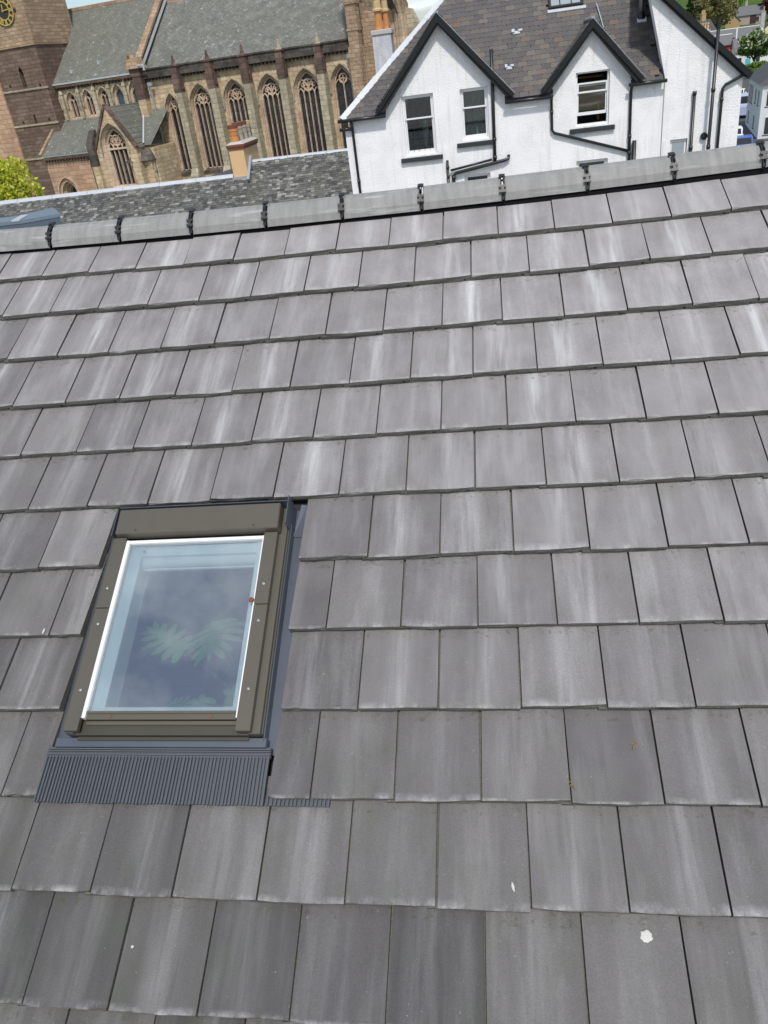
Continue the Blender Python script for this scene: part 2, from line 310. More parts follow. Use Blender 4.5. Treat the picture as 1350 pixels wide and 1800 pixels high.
# ------------------------------------------------------------------ mesh helpers
class MB:
    def __init__(s): s.v = []; s.f = []; s.m = []; s.r = []; s.cur = 0.0
    def add(s, vs, fs, m=0):
        b = len(s.v); s.v += [tuple(p) for p in vs]
        for f in fs: s.f.append([b+i for i in f]); s.m.append(m); s.r.append(s.cur)
        return s
    def box(s, x0, x1, y0, y1, z0, z1, m=0):
        return s.add([(x0,y0,z0),(x1,y0,z0),(x1,y1,z0),(x0,y1,z0),(x0,y0,z1),(x1,y0,z1),(x1,y1,z1),(x0,y1,z1)],
                     [(0,3,2,1),(4,5,6,7),(0,1,5,4),(1,2,6,5),(2,3,7,6),(3,0,4,7)], m)
    def hexa(s, p, m=0): return s.add(p, [(0,3,2,1),(4,5,6,7),(0,1,5,4),(1,2,6,5),(2,3,7,6),(3,0,4,7)], m)
    def ext(s, poly, a, b, ax='y', m=0, mc=None):
        """extrude a 2-D polygon from a to b along ax; 'y': (x,z), 'x': (y,z), 'z': (x,y)"""
        f = {'y': lambda p, t: (p[0], t, p[1]), 'x': lambda p, t: (t, p[0], p[1]), 'z': lambda p, t: (p[0], p[1], t)}[ax]
        n = len(poly); vs = [f(p, a) for p in poly] + [f(p, b) for p in poly]
        s.add(vs, [(i, (i+1) % n, n+(i+1) % n, n+i) for i in range(n)], m)
        if n <= 4: tr = [tuple(range(n))]
        else: tr = geometry.tessellate_polygon([[Vector((p[0], p[1], 0)) for p in poly]])
        mm = m if mc is None else mc
        s.add(vs[:n], [tuple(t) for t in tr], mm); s.add(vs[n:], [tuple(reversed(t)) for t in tr], mm); return s
    def sweep(s, pts, w, d, nrm=(0,-1,0), closed=False, m=0):
        """rectangular bar along pts, width w in the plane, depth d along nrm (centred)"""
        P = [Vector(p) for p in pts]; N = Vector(nrm).normalized(); n = len(P); rings = []
        for i in range(n):
            a = P[(i-1) % n] if (i or closed) else P[i]; b = P[(i+1) % n] if (i < n-1 or closed) else P[i]
            t = (b-a).normalized(); sd = t.cross(N).normalized()
            rings.append([P[i]+sd*w/2+N*d/2, P[i]-sd*w/2+N*d/2, P[i]-sd*w/2-N*d/2, P[i]+sd*w/2-N*d/2])
        vs = [q for r in rings for q in r]; fs = []
        for i in range(n if closed else n-1):
            j = (i+1) % n
            for k in range(4): fs.append((4*i+k, 4*i+(k+1) % 4, 4*j+(k+1) % 4, 4*j+k))
        if not closed: fs += [(3,2,1,0), tuple(4*(n-1)+k for k in range(4))]
        return s.add(vs, fs, m)
    def tube(s, pts, r, n=8, m=0):
        P = [Vector(p) for p in pts]; rr = r if isinstance(r, (list, tuple)) else [r]*len(P); vs = []; fs = []
        for i, p in enumerate(P):
            t = (P[min(i+1, len(P)-1)]-P[max(i-1, 0)]).normalized(); u = t.orthogonal().normalized() if i == 0 else (u - t*u.dot(t)).normalized(); v = t.cross(u)
            for k in range(n):
                a = 2*math.pi*k/n; vs.append(p+(u*math.cos(a)+v*math.sin(a))*rr[i])
        for i in range(len(P)-1):
            for k in range(n): fs.append((i*n+k, i*n+(k+1) % n, (i+1)*n+(k+1) % n, (i+1)*n+k))
        fs += [tuple(range(n))[::-1], tuple((len(P)-1)*n+k for k in range(n))]
        return s.add(vs, fs, m)
    def lathe(s, prof, c=(0,0,0), n=12, m=0):
        vs = []; fs = []
        for r, z in prof:
            for k in range(n):
                a = 2*math.pi*k/n; vs.append((c[0]+r*math.cos(a), c[1]+r*math.sin(a), c[2]+z))
        for i in range(len(prof)-1):
            for k in range(n): fs.append((i*n+k, i*n+(k+1) % n, (i+1)*n+(k+1) % n, (i+1)*n+k))
        fs += [tuple(range(n))[::-1], tuple((len(prof)-1)*n+k for k in range(n))]
        return s.add(vs, fs, m)
    def mesh(s, name, mats, smooth=False, bevel=0, fixn=True):
        me = bpy.data.meshes.new(name); me.from_pydata(s.v, [], s.f)
        for mm in (mats if isinstance(mats, (list, tuple)) else [mats]): me.materials.append(M[mm])
        me.polygons.foreach_set('material_index', s.m)
        if any(s.r):
            at = me.attributes.new('rnd', 'FLOAT', 'FACE'); at.data.foreach_set('value', s.r)
        if fixn or bevel:
            bm = bmesh.new(); bm.from_mesh(me); bmesh.ops.remove_doubles(bm, verts=bm.verts, dist=1e-5)
            if fixn: bmesh.ops.recalc_face_normals(bm, faces=bm.faces)
            if bevel:
                es = [e for e in bm.edges if len(e.link_faces) == 2 and e.calc_face_angle(0) > .5]
                bmesh.ops.bevel(bm, geom=es, offset=bevel, segments=1, affect='EDGES', profile=.5)
            bm.to_mesh(me); bm.free()
        if smooth: me.polygons.foreach_set('use_smooth', [True]*len(me.polygons))
        me.update(); return me
    def build(s, name, mats, parent=None, smooth=False, bevel=0, label=None, fixn=True):
        return link(name, s.mesh(name, mats, smooth, bevel, fixn), parent, label)
def link(name, me, parent=None, label=None):
    o = bpy.data.objects.new(name, me); sc.collection.objects.link(o)
    if parent: o.parent = parent
    if label: o['label'] = label
    return o
def tag(o, label=None, cat=None, group=None, kind=None):
    if label: o['label'] = label
    if cat: o['category'] = cat
    if group: o['group'] = group
    if kind: o['kind'] = kind
    return o
def thing(name, label, cat, loc=(0,0,0), rot=(0,0,0), group=None):
    o = bpy.data.objects.new(name, None); sc.collection.objects.link(o); o.location = loc; o.rotation_euler = rot; o.empty_display_size = .2
    return tag(o, label, cat, group)
def inside(p, poly):
    c = False; n = len(poly); x, y = p
    for i in range(n):
        x0, y0 = poly[i]; x1, y1 = poly[(i+1) % n]
        if (y0 > y) != (y1 > y) and x < (x1-x0)*(y-y0)/(y1-y0)+x0: c = not c
    return c
def panel(mb, outline, holes, y0=0., depth=.2, inner=None, m=0, mr=0, ax='y', flip=1):
    """wall face at y0 with openings; reveals run back by depth to the (optionally smaller) inner outlines"""
    vs = [Vector(p) for p in outline]; es = [(i, (i+1) % len(outline)) for i in range(len(outline))]
    for h in holes:
        b = len(vs); vs += [Vector(p) for p in h]; es += [(b+i, b+(i+1) % len(h)) for i in range(len(h))]
    r = geometry.delaunay_2d_cdt(vs, es, [], 0, 1e-6); V = r[0]; F = []
    for f in r[2]:
        c = (sum(V[i].x for i in f)/len(f), sum(V[i].y for i in f)/len(f))
        if inside(c, outline) and not any(inside(c, h) for h in holes): F.append(tuple(f))
    g = (lambda p, y: (p[0], y, p[1])) if ax == 'y' else (lambda p, y: (y, p[0], p[1]))
    mb.add([g((p.x, p.y), y0) for p in V], F, m)
    for k, h in enumerate(holes):
        q = inner[k] if inner else h; n = len(h)
        mb.add([g(p, y0) for p in h]+[g(p, y0+depth*flip) for p in q], [(i, (i+1) % n, n+(i+1) % n, n+i) for i in range(n)], mr)
    return mb
def rect(x0, x1, z0, z1): return [(x0,z0),(x1,z0),(x1,z1),(x0,z1)]
def arch(x0, x1, zb, zs, za, n=7):
    a = (x1-x0)/2; h = za-zs; Rr = (a*a+h*h)/(2*a); th = math.atan2(h, Rr-a) if Rr > a else math.pi/2; c = (x0+x1)/2
    L = [(x0+Rr-Rr*math.cos(th*i/n), zs+Rr*math.sin(th*i/n)) for i in range(n+1)]
    Rt = [(2*c-x, z) for x, z in reversed(L[:-1])]
    return [(x0, zb)] + L + Rt + [(x1, zb)]
rng = random.Random(7)

# ------------------------------------------------------------------ ground and road
def gz(y, x=60.):
    t = min(1, max(0, (y-25)/55)); z = -3*t*t*(3-2*t)
    if y > 225: q = min(1, max(0, (x-15)/35)); z += min((y-225)*.105, 60)*q*q*(3-2*q)
    return z
ys = [-60, -20, 0, 12, 25, 30, 36, 42, 48, 54, 60, 66, 72, 80, 100, 150, 200, 225, 250, 280, 320, 400, 600, 820, 1200, 2600]
xs = [-1500, -400, -150, -60, -20, 0, 15, 30, 45, 60, 90, 150, 400, 1500]
g = MB(); vs = [(x, y, gz(y, x)) for y in ys for x in xs]; nx = len(xs)
g.add(vs, [(j*nx+i, j*nx+i+1, (j+1)*nx+i+1, (j+1)*nx+i) for j in range(len(ys)-1) for i in range(nx-1)])
tag(g.build('ground', 'grass', smooth=True), kind='structure')
rd = MB(); cl_ = [(14, 20, 3.4), (16.5, 40, 3.4), (20, 60, 3.4), (24.2, 80, 3.4), (28.2, 100, 3.6), (36, 125, 4), (44, 150, 4), (53, 180, 4.5), (58, 205, 4.5)]
vs = []
for x, y, h in cl_: vs += [(x-h, y, gz(y)+.012), (x+h, y, gz(y)+.012)]
rd.add(vs, [(2*i, 2*i+1, 2*i+3, 2*i+2) for i in range(len(cl_)-1)])
tag(rd.build('road', 'asphalt'), kind='structure')
pv = MB()
for sgn in (-1, 1):
    vs = []
    for x, y, h in cl_:
        a, b = x+sgn*h, x+sgn*(h+1.3); vs += [(a, y, gz(y)+.13), (b, y, gz(y)+.13), (a, y, gz(y)-.05)]
    pv.add(vs, [(3*i, 3*i+1, 3*i+4, 3*i+3) for i in range(len(cl_)-1)] + [(3*i, 3*i+3, 3*i+5, 3*i+2) for i in range(len(cl_)-1)])
tag(pv.build('pavement', 'cement'), kind='structure')
yd = MB(); yy_ = [-40, 5, 25, 28, 32, 36, 40, 44, 48]; yd.add([(x, y, gz(y)+.01) for y in yy_ for x in (-45, 9.5 if True else 0)], [(2*i, 2*i+1, 2*i+3, 2*i+2) for i in range(len(yy_)-1)])  # gravel sheet added so grey, not green, ground bounces onto the white house
tag(yd.build('bounce_yard', 'gravel'), kind='structure')

# ------------------------------------------------------------------ the tiled house we look across
PITCH = R(27); Z0 = 6.85; APEX = .385
house = thing('tiled_house', 'house with grey concrete interlocking tiles filling the foreground', 'house', (0, 0, 0))
roof = MB()
SX0, SX1, SY0, SY1 = -1.10, -.39, -2.69, -1.84
for a in ((-3.9, SX0, -4.62, APEX), (SX1, 3.6, -4.62, APEX), (SX0, SX1, -4.62, SY0), (SX0, SX1, SY1, APEX)):
    roof.box(a[0], a[1], a[2], a[3], -.155, -.075)
roof = roof.build('roof', 'underlay', house)
roof.location = (0, 0, Z0); roof.rotation_euler = (PITCH, 0, 0)
HX0, HX1 = -3.75, 3.45
yf = (-4.45)*math.cos(PITCH); zf = Z0-4.45*math.sin(PITCH)-.25; ya = APEX*math.cos(PITCH)+.03; za = Z0+APEX*math.sin(PITCH)-.2; yb = 2*ya-yf
wl = MB(); prof = [(yf, 0), (yf, zf), (ya, za), (yb, zf), (yb, 0)]
for x in (HX0, HX1-.2): wl.ext(prof, x, x+.2, 'x')
wl.box(HX0, HX1, yf, yf+.2, 0, zf); wl.box(HX0, HX1, yb-.2, yb, 0, zf)
wl.build('wall', 'harl', house)
rr = MB(); rr.box(-3.9, 3.6, -4.62, APEX-.02, -.10, -.02)
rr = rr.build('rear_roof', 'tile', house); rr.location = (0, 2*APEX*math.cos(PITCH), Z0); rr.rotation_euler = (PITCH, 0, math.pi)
# tile meshes (section shows the side lap), a few with differently chipped lower edges
def tile_mesh(x0, x1, ln=.415, seed=0, lapL=True, lapR=True):
    r = random.Random(seed); mb = MB(); th = .034; a, b = x0+.0036, x1-.0036
    n = max(3, int((b-a)/.05)); xt = [a+(b-a)*i/n for i in range(n+1)]
    fy = [r.uniform(-.0016, .0016) + (.005 if r.random() < .06 else 0) for _ in xt]; fy[0] += r.choice((0, 0, .004)); fy[-1] += r.choice((0, 0, .006)); fy2 = [q+r.uniform(-.004, .001) for q in fy]
    cz = [r.uniform(.0012, .0045) + (.009 if r.random() < .10 else 0) for _ in xt]
    bl = a-.033 if lapL else a; br = b-.037 if lapR else b
    top = [(x, f+.0025, -.0004) for x, f in zip(xt, fy)]; lip = [(x, f, -c) for x, f, c in zip(xt, fy, cz)]
    bot = [(x, f+.002, -.0203) for x, f in zip(xt, fy2)]
    back = [(x, ln, 0) for x in xt]; k = n+1
    mb.add(top+back, [(i, i+1, k+i+1, k+i) for i in range(n)], 0)
    mb.add(lip+top, [(i, i+1, k+i+1, k+i) for i in range(n)], 0)
    mb.add(bot+lip, [(i, i+1, k+i+1, k+i) for i in range(n)], 1)
    lo = [bl+(br-bl)*i/n for i in range(n+1)]
    l1 = [(x, r.uniform(.001, .005), -.0205) for x in lo]; l2 = [(x, .004, -th) for x in lo]
    mb.add(l2+l1, [(i, i+1, k+i+1, k+i) for i in range(n)], 1)
    mb.add([(lo[0], .004, -.0205), (lo[-1], .004, -.0205), (lo[-1], ln, -.0205), (lo[0], ln, -.0205)], [(0, 1, 2, 3)], 1)
    mb.add([(b, .004, -.0203), (a, .004, -.0203), (a, ln, -.0203), (b, ln, -.0203)], [(0, 1, 2, 3)], 1)
    for x in (a, b): mb.add([(x, .002, -.0203), (x, ln, -.0203), (x, ln, 0), (x, .002, -.0004)], [(0, 1, 2, 3)], 1)
    for x in (lo[0], lo[-1]): mb.add([(x, .004, -th), (x, ln, -th), (x, ln, -.0205), (x, .004, -.0205)], [(0, 1, 2, 3)], 1)
    mb.add([(a, ln, 0), (b, ln, 0), (b, ln, -th), (a, ln, -th)], [(0, 1, 2, 3)], 1)
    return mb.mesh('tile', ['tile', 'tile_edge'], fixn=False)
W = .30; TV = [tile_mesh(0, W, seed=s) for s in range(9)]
ROWY = [0, -.316, -.655, -.993, -1.321, -1.650, -1.970, -2.290, -2.613, -2.942, -3.267, -3.600, -3.930, -4.262, -4.592]
TILT = -.108
def sag(x, r): return .0068*x*x*max(0, 1-r/3.) if r < 3 else 0
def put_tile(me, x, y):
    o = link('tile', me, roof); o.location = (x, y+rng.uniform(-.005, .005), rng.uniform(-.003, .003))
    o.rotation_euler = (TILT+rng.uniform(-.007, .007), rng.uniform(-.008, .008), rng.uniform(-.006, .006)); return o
CUTL, CUTR = -1.205, -.308
for r, y in enumerate(ROWY):
    off = 0 if r % 2 == 0 else .5
    for k in range(-12, 12):
        x = (k+off)*W
        if x < -3.75 or x+W > 3.65: continue
        if r > 4 and x > 2.75: continue
        if 6 <= r <= 9:
            if x >= CUTL-.005 and x+W <= CUTR+.005: continue
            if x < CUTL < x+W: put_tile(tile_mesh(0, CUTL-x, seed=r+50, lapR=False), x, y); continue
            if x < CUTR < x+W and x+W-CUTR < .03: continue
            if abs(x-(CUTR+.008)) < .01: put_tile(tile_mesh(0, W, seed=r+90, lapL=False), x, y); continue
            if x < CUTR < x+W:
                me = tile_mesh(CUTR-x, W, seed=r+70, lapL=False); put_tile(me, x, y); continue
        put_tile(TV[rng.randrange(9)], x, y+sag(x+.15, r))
# ridge: black ventilated roll, ridge tiles and plastic unions
RZ = APEX
def ridge_sec(off):
    """section across the ridge in roof-house (y,z) about the apex line; rounded crown, straight legs"""
    out = []; s, c = math.sin(PITCH), math.cos(PITCH); leg = .176; rad = .085
    L = []
    for i in range(7):
        a = -PITCH*1.0 + 0 if i == 6 else 0
    k = .030+off
    pts = [(-.107-off*.8, -.086+k), (-.100-off*.6, -.046+k), (-.076-off*.4, -.009+k), (-.041-off*.2, .016+k), (0, .026+k)]
    return pts + [(-y, z) for y, z in reversed(pts[:-1])]
ra = (0, APEX*math.cos(PITCH), Z0+APEX*math.sin(PITCH))
roll = MB(); RS = [(-.095, -.105), (-.094, -.066), (0, .005), (.094, -.066), (.095, -.105), (0, -.03)] ; nrs = len(RS); xr = [-3.9+.25*q for q in range(31)]
roll.add([(x, y+.0095*(x+.4)**2*.89, z+.0095*(x+.4)**2*.454) for x in xr for y, z in RS], [(a*nrs+k, a*nrs+(k+1) % nrs, (a+1)*nrs+(k+1) % nrs, (a+1)*nrs+k) for a in range(30) for k in range(nrs)])
roll = roll.build('ridge_roll', 'roll_black', house); roll.location = ra
def ridge_tile():
    mb = MB(); o = ridge_sec(0); i_ = [(y*.90, z-(.010 if abs(y) < .1 else .002)) for y, z in o]; n = len(o); xs_ = (.008, .012, .443-.004, .443)
    rings = []
    for q, x in enumerate(xs_):
        d = .004 if q in (0, 3) else 0
        rings.append([(x, y, z-d) for y, z in o])
    vs = [p for r_ in rings for p in r_]; fs = [(a*n+k, a*n+k+1, (a+1)*n+k+1, (a+1)*n+k) for a in range(3) for k in range(n-1)]
    mb.add(vs, fs)
    mb.add([(x, y, z) for x in (.008, .443) for y, z in i_], [(k, k+1, n+k+1, n+k) for k in range(n-1)])
    for x in (.008, .443): mb.add([(x, y, z-.004) for y, z in o]+[(x, y, z) for y, z in i_], [(k, k+1, n+k+1, n+k) for k in range(n-1)])
    for k in (0, n-1): mb.add([(.008,)+o[k], (.443,)+o[k], (.443,)+i_[k], (.008,)+i_[k]], [(0, 1, 2, 3)])
    return mb.mesh('ridge_tile', 'ridge')
RT = ridge_tile(); JX = .176
def rsag(x): return .0095*(x+.4)**2
rt_x = [JX+.4585*k for k in range(-8, 8)]
for x in rt_x:
    if x < -3.9 or x > 3.2: continue
    o = link('ridge_tile', RT, house); o.location = (ra[0]+x+.004, ra[1]+rsag(x+.2)*.89, ra[2]+rsag(x+.2)*.454); o.scale = (1.012, 1, 1)
    o.rotation_euler = (0, rng.uniform(-.003, .003)-.0086*(x+.6), rng.uniform(-.003, .003)+.017*(x+.6))
def union_mesh():
    mb = MB(); sec = ridge_sec(.006)[:5]
    def strip(i0, t0, t1, w, h):
        a = Vector(sec[i0]); b = Vector(sec[i0+1]); p, q = a.lerp(b, t0), a.lerp(b, t1); nn = Vector((-(b-a).y, (b-a).x)).normalized()*h
        mb.hexa([(-w, p.x, p.y), (w, p.x, p.y), (w, q.x, q.y), (-w, q.x, q.y), (-w, p.x+nn.x, p.y+nn.y), (w, p.x+nn.x, p.y+nn.y), (w, q.x+nn.x, q.y+nn.y), (-w, q.x+nn.x, q.y+nn.y)])
    for sgn in (-1, 1):                       # two thin rails with gaps between them
        for i in range(4):
            a, b = Vector(sec[i]), Vector(sec[i+1]); nn = Vector((-(b-a).y, (b-a).x)).normalized()*.007
            x0, x1 = (sgn*.004, sgn*.0085) if sgn > 0 else (-.0085, -.004)
            mb.hexa([(x0, a.x, a.y), (x1, a.x, a.y), (x1, b.x, b.y), (x0, b.x, b.y), (x0, a.x+nn.x, a.y+nn.y), (x1, a.x+nn.x, a.y+nn.y), (x1, b.x+nn.x, b.y+nn.y), (x0, b.x+nn.x, b.y+nn.y)])
    strip(0, 0, .5, .0085, .006); strip(1, -.1, .22, .019, .008); strip(1, .55, .85, .019, .008); strip(1, .22, .57, .007, .008); strip(2, .45, .7, .008, .006)
    strip(3, .2, .99, .017, .008)
    mb.hexa([(-.012, -.012, .055), (.012, -.012, .055), (.012, .006, .058), (-.012, .006, .058), (-.010, -.012, .068), (.010, -.012, .068), (.010, .006, .070), (-.010, .006, .070)])
    return mb.mesh('ridge_union', 'black_plastic')
UM = union_mesh()
for x in rt_x:
    if x < -3.8 or x > 3.3: continue
    o = link('ridge_union', UM, house); o.location = (ra[0]+x, ra[1]+rsag(x)*.89, ra[2]+rsag(x)*.454+.002); o.rotation_euler = (0, -.0086*(x+.4), .017*(x+.4))
gt = MB(); gp = [(math.cos(a)*.06, math.sin(a)*.06) for a in [math.pi+math.pi*i/8 for i in range(9)]]
gt.ext(gp+[(y*.9, z*.9) for y, z in reversed(gp)], -3.9, 3.6, 'x'); gt = gt.build('gutter', 'black_plastic', house); gt.location = (0, -4.66*math.cos(PITCH), Z0-4.66*math.sin(PITCH)-.06)

# ------------------------------------------------------------------ roof window (its own thing, in roof-plane coordinates)
RWX, RWY = -.745, -2.24
cP, sP = math.cos(PITCH), math.sin(PITCH)
win = thing('roof_window', 'olive metal framed roof window let into the grey tiles', 'roof window', (RWX, RWY*cP, Z0+RWY*sP), (PITCH, 0, 0))
def wbox(name, mat, *bs, bevel=.0015, parent=win, label=None):
    mb = MB()
    for b in bs: mb.box(*b)
    return mb.build(name, mat, parent, bevel=bevel, label=label)
X = lambda v: v-RWX
Y = lambda v: v-RWY
fL, fR = X(-1.128), X(-.352)
# outer frame: side members standing above the tiles
wbox('frame_side', 'olive_metal', (fL, fL+.036, Y(-2.725), Y(-1.74), -.09, .045))
wbox('frame_side', 'olive_metal', (fR-.045, fR, Y(-2.725), Y(-1.74), -.09, .040), (fR-.008, fR+.004, Y(-2.72), Y(-1.80), -.09, .02))
wbox('frame_bottom', 'olive_dark', (fL+.036, fR-.045, Y(-2.728), Y(-2.672), -.09, .030), (fL+.04, fR-.05, Y(-2.742), Y(-2.728), -.02, .012))
wbox('frame_top', 'olive_metal', (fL+.036, fR-.045, Y(-1.82), Y(-1.74), -.09, .03))
# cladding rails screwed on top of the sides, in two lengths each
for sx, (a, b) in (('l', (fL+.004, fL+.062)), ('r', (fR-.088, fR-.030))):
    for (y0, y1, h) in ((-2.722, -2.212, .068), (-2.2095, -1.875, .0695)):
        c = wbox('cladding_rail', 'olive_metal', (a, b, Y(y0), Y(y1), .0405 if sx == 'r' else .0455, h))
        for ys_ in ((y0+.16, y1-.07) if y0 < -2.5 else (y0+.09,)):
            sm = MB(); sm.lathe([(.0062, 0), (.0062, .002), (.0035, .0035)], ((a+b)/2, Y(ys_), h), 10); sm.build('screw', 'steel', c)
cov = MB(); cov.hexa([(X(-1.118), Y(-1.872), .048), (X(-.374), Y(-1.872), .048), (X(-.374), Y(-1.742), .048), (X(-1.118), Y(-1.742), .048),
                      (X(-1.114), Y(-1.866), .092), (X(-.378), Y(-1.866), .092), (X(-.378), Y(-1.746), .098), (X(-1.114), Y(-1.746), .098)])
cov = cov.build('top_cover', 'olive_metal', win, bevel=.004, label='deep olive metal hood along the top of the roof window')
for x in (-1.02, -.485):
    sm = MB(); sm.lathe([(.005, 0), (.005, .002), (.003, .003)], (X(x), Y(-1.852), .093), 10); sm.build('screw', 'olive_dark', cov)
# sash with white painted edges, glazing and the blind box behind it
gl, gr, gb, gt_ = X(-1.052), X(-.448), Y(-2.640), Y(-1.884)
wbox('sash_side', 'white_paint', (gl-.016, gl, gb-.03, gt_, .028, .060)); wbox('sash_side', 'white_paint', (gr, gr+.016, gb-.03, gt_, .028, .060))
wbox('sash_top', 'white_paint', (gl, gr, gt_-.014, gt_, .028, .058))
sb = wbox('sash_bottom', 'olive_metal', (gl, gr, gb-.034, gb, .022, .050), (gl, gr, gb-.012, gb-.002, .050, .056), (gl, gr, gb-.052, gb-.036, .01, .040))
for x in (gl+.10, gr-.10):
    sm = MB(); sm.lathe([(.006, 0), (.006, .003), (.003, .004)], (x, gb-.022, .050), 10); sm.build('screw', 'rust', sb)
gp_ = wbox('pane', 'glass_sky', (gl, gr, gb, gt_-.014, .040, .046), bevel=0)
wbox('inner_sash', 'reveal_white', (gl, gl+.055, gb, gt_-.014, -.07, .028), (gr-.03, gr, gb, gt_-.014, -.07, .028), (gl+.055, gr-.03, gb, gb+.022, -.06, .028))
bb = MB(); bb.box(gl+.03, gr-.012, gt_-.062, gt_-.016, -.03, .024); bb.tube([(gl+.035, gt_-.078, -.012), (gr-.014, gt_-.078, -.012)], .024, 12); bb.box(gl+.05, gr-.015, gt_-.112, gt_-.104, -.022, -.012)
bb = bb.build('blind_box', 'reveal_white', win); sm = MB(); sm.box(gl+.038, gl+.066, gt_-.042, gt_-.034, .0245, .0250); sm.build('maker_plate', 'olive_dark', bb)
bd = MB(); bd.lathe([(.008, 0), (.012, .004), (.010, .010), (.004, .013)], (gr-.006, Y(-2.19), .060), 9); bd.build('catch_button', 'rust', win)
# lining and the dim room under the window
ln = MB(); a, b, c_, d_ = gl-.01, gr+.01, gb-.02, gt_+.01
ln.add([(a, c_, -.07), (b, c_, -.07), (b, d_, -.07), (a, d_, -.07), (a-.10, c_-.10, -.34), (b+.10, c_-.10, -.34), (b+.10, d_+.10, -.34), (a-.10, d_+.10, -.34)],
       [(0, 1, 5, 4), (1, 2, 6, 5), (2, 3, 7, 6), (3, 0, 4, 7)])
ln.build('lining', 'reveal_white', win, fixn=False)
rm = MB(); FZ = 4.1
pr = [(-3.3, FZ), (-3.3, 4.98), (-.55, 6.38), (-.55, FZ)]
for x in (-2.2, .8): rm.add([(x, y, z) for y, z in pr], [(0, 1, 2, 3)], 0)
rm.add([(-2.2, -3.3, FZ), (.8, -3.3, FZ), (.8, -3.3, 4.98), (-2.2, -3.3, 4.98)], [(0, 1, 2, 3)], 0)
rm.add([(-2.2, -.55, FZ), (.8, -.55, FZ), (.8, -.55, 6.38), (-2.2, -.55, 6.38)], [(0, 1, 2, 3)], 0)
rm.add([(-2.2, -3.3, FZ), (.8, -3.3, FZ), (.8, -.55, FZ), (-2.2, -.55, FZ)], [(0, 1, 2, 3)], 1)
rm.build('attic_room', ['room_wall', 'room_floor'], house, fixn=False)
# flashings
wbox('flashing', 'lead_flash', (fR+.006, X(-.285), Y(-2.78), Y(-1.70), -.052, -.046), (fR+.004, fR+.008, Y(-2.74), Y(-1.80), -.05, .004), bevel=0)
wbox('flashing', 'lead_flash', (X(-1.235), fL-.002, Y(-2.78), Y(-1.70), -.056, -.050), bevel=0)
fc = MB(); fc.box(fR+.001, fR+.005, Y(-1.84), Y(-1.70), -.05, .085); fc.hexa([(fR+.006, Y(-1.84), -.044), (X(-.30), Y(-1.84), -.044), (X(-.30), Y(-1.68), -.040), (fR+.03, Y(-1.68), -.030), (fR+.006, Y(-1.84), -.041), (X(-.30), Y(-1.84), -.041), (X(-.30), Y(-1.68), -.037), (fR+.03, Y(-1.68), -.027)])
fc.box(X(-1.122), fR+.003, Y(-1.735), Y(-1.731), -.05, .092); fc.box(fL-.006, fL-.002, Y(-1.87), Y(-1.735), -.05, .085)
fc.build('head_flashing', 'lead_flash', win)
wbox('sill_flashing', 'lead_flash', (X(-1.18), X(-.335), Y(-2.765), Y(-2.729), -.03, .004), bevel=.002)
ap = MB(); n = 66; xa, xb = X(-1.215), X(-.318); jr = random.Random(4)
def ribs(x0, x1, k):
    out = []
    for i in range(k):
        a = x0+(x1-x0)*(i+jr.uniform(-.08, .08))/k; p_ = (x1-x0)/k; t = jr.uniform(.0075, .0095)
        out += [(a, -.004), (a+p_*.42, -.004), (a+p_*.50, t-.004), (a+p_*.82, t-.004), (a+p_*.90, -.004)]
    return out
pts = ribs(xa, xb, n); k = len(pts)
ap.add([(x, Y(-2.967)+.0015*math.sin(i*.11)+jr.uniform(-.0006, .0006), z-.005) for i, (x, z) in enumerate(pts)] + [(x, Y(-2.79), z-.013) for x, z in pts], [(i, i+1, k+i+1, k+i) for i in range(k-1)])
pts = ribs(xb, xb+.24, 16); k = len(pts)
ap.add([(x, Y(-2.966), z-.014) for x, z in pts]+[(x, Y(-2.90), z-.020) for x, z in pts], [(i, i+1, k+i+1, k+i) for i in range(k-1)])
ap.build('pleated_apron', 'apron', win, label='blue-grey pleated lead apron below the roof window', fixn=False)
wbox('apron_fold', 'apron', (xa+.005, xb, Y(-2.792), Y(-2.786), -.012, -.004), (xa+.008, xb, Y(-2.780), Y(-2.775), -.012, -.002), (xa+.01, xb, Y(-2.772), Y(-2.766), -.012, -.003), (xa, xb, Y(-2.80), Y(-2.76), -.03, -.012), bevel=.001)

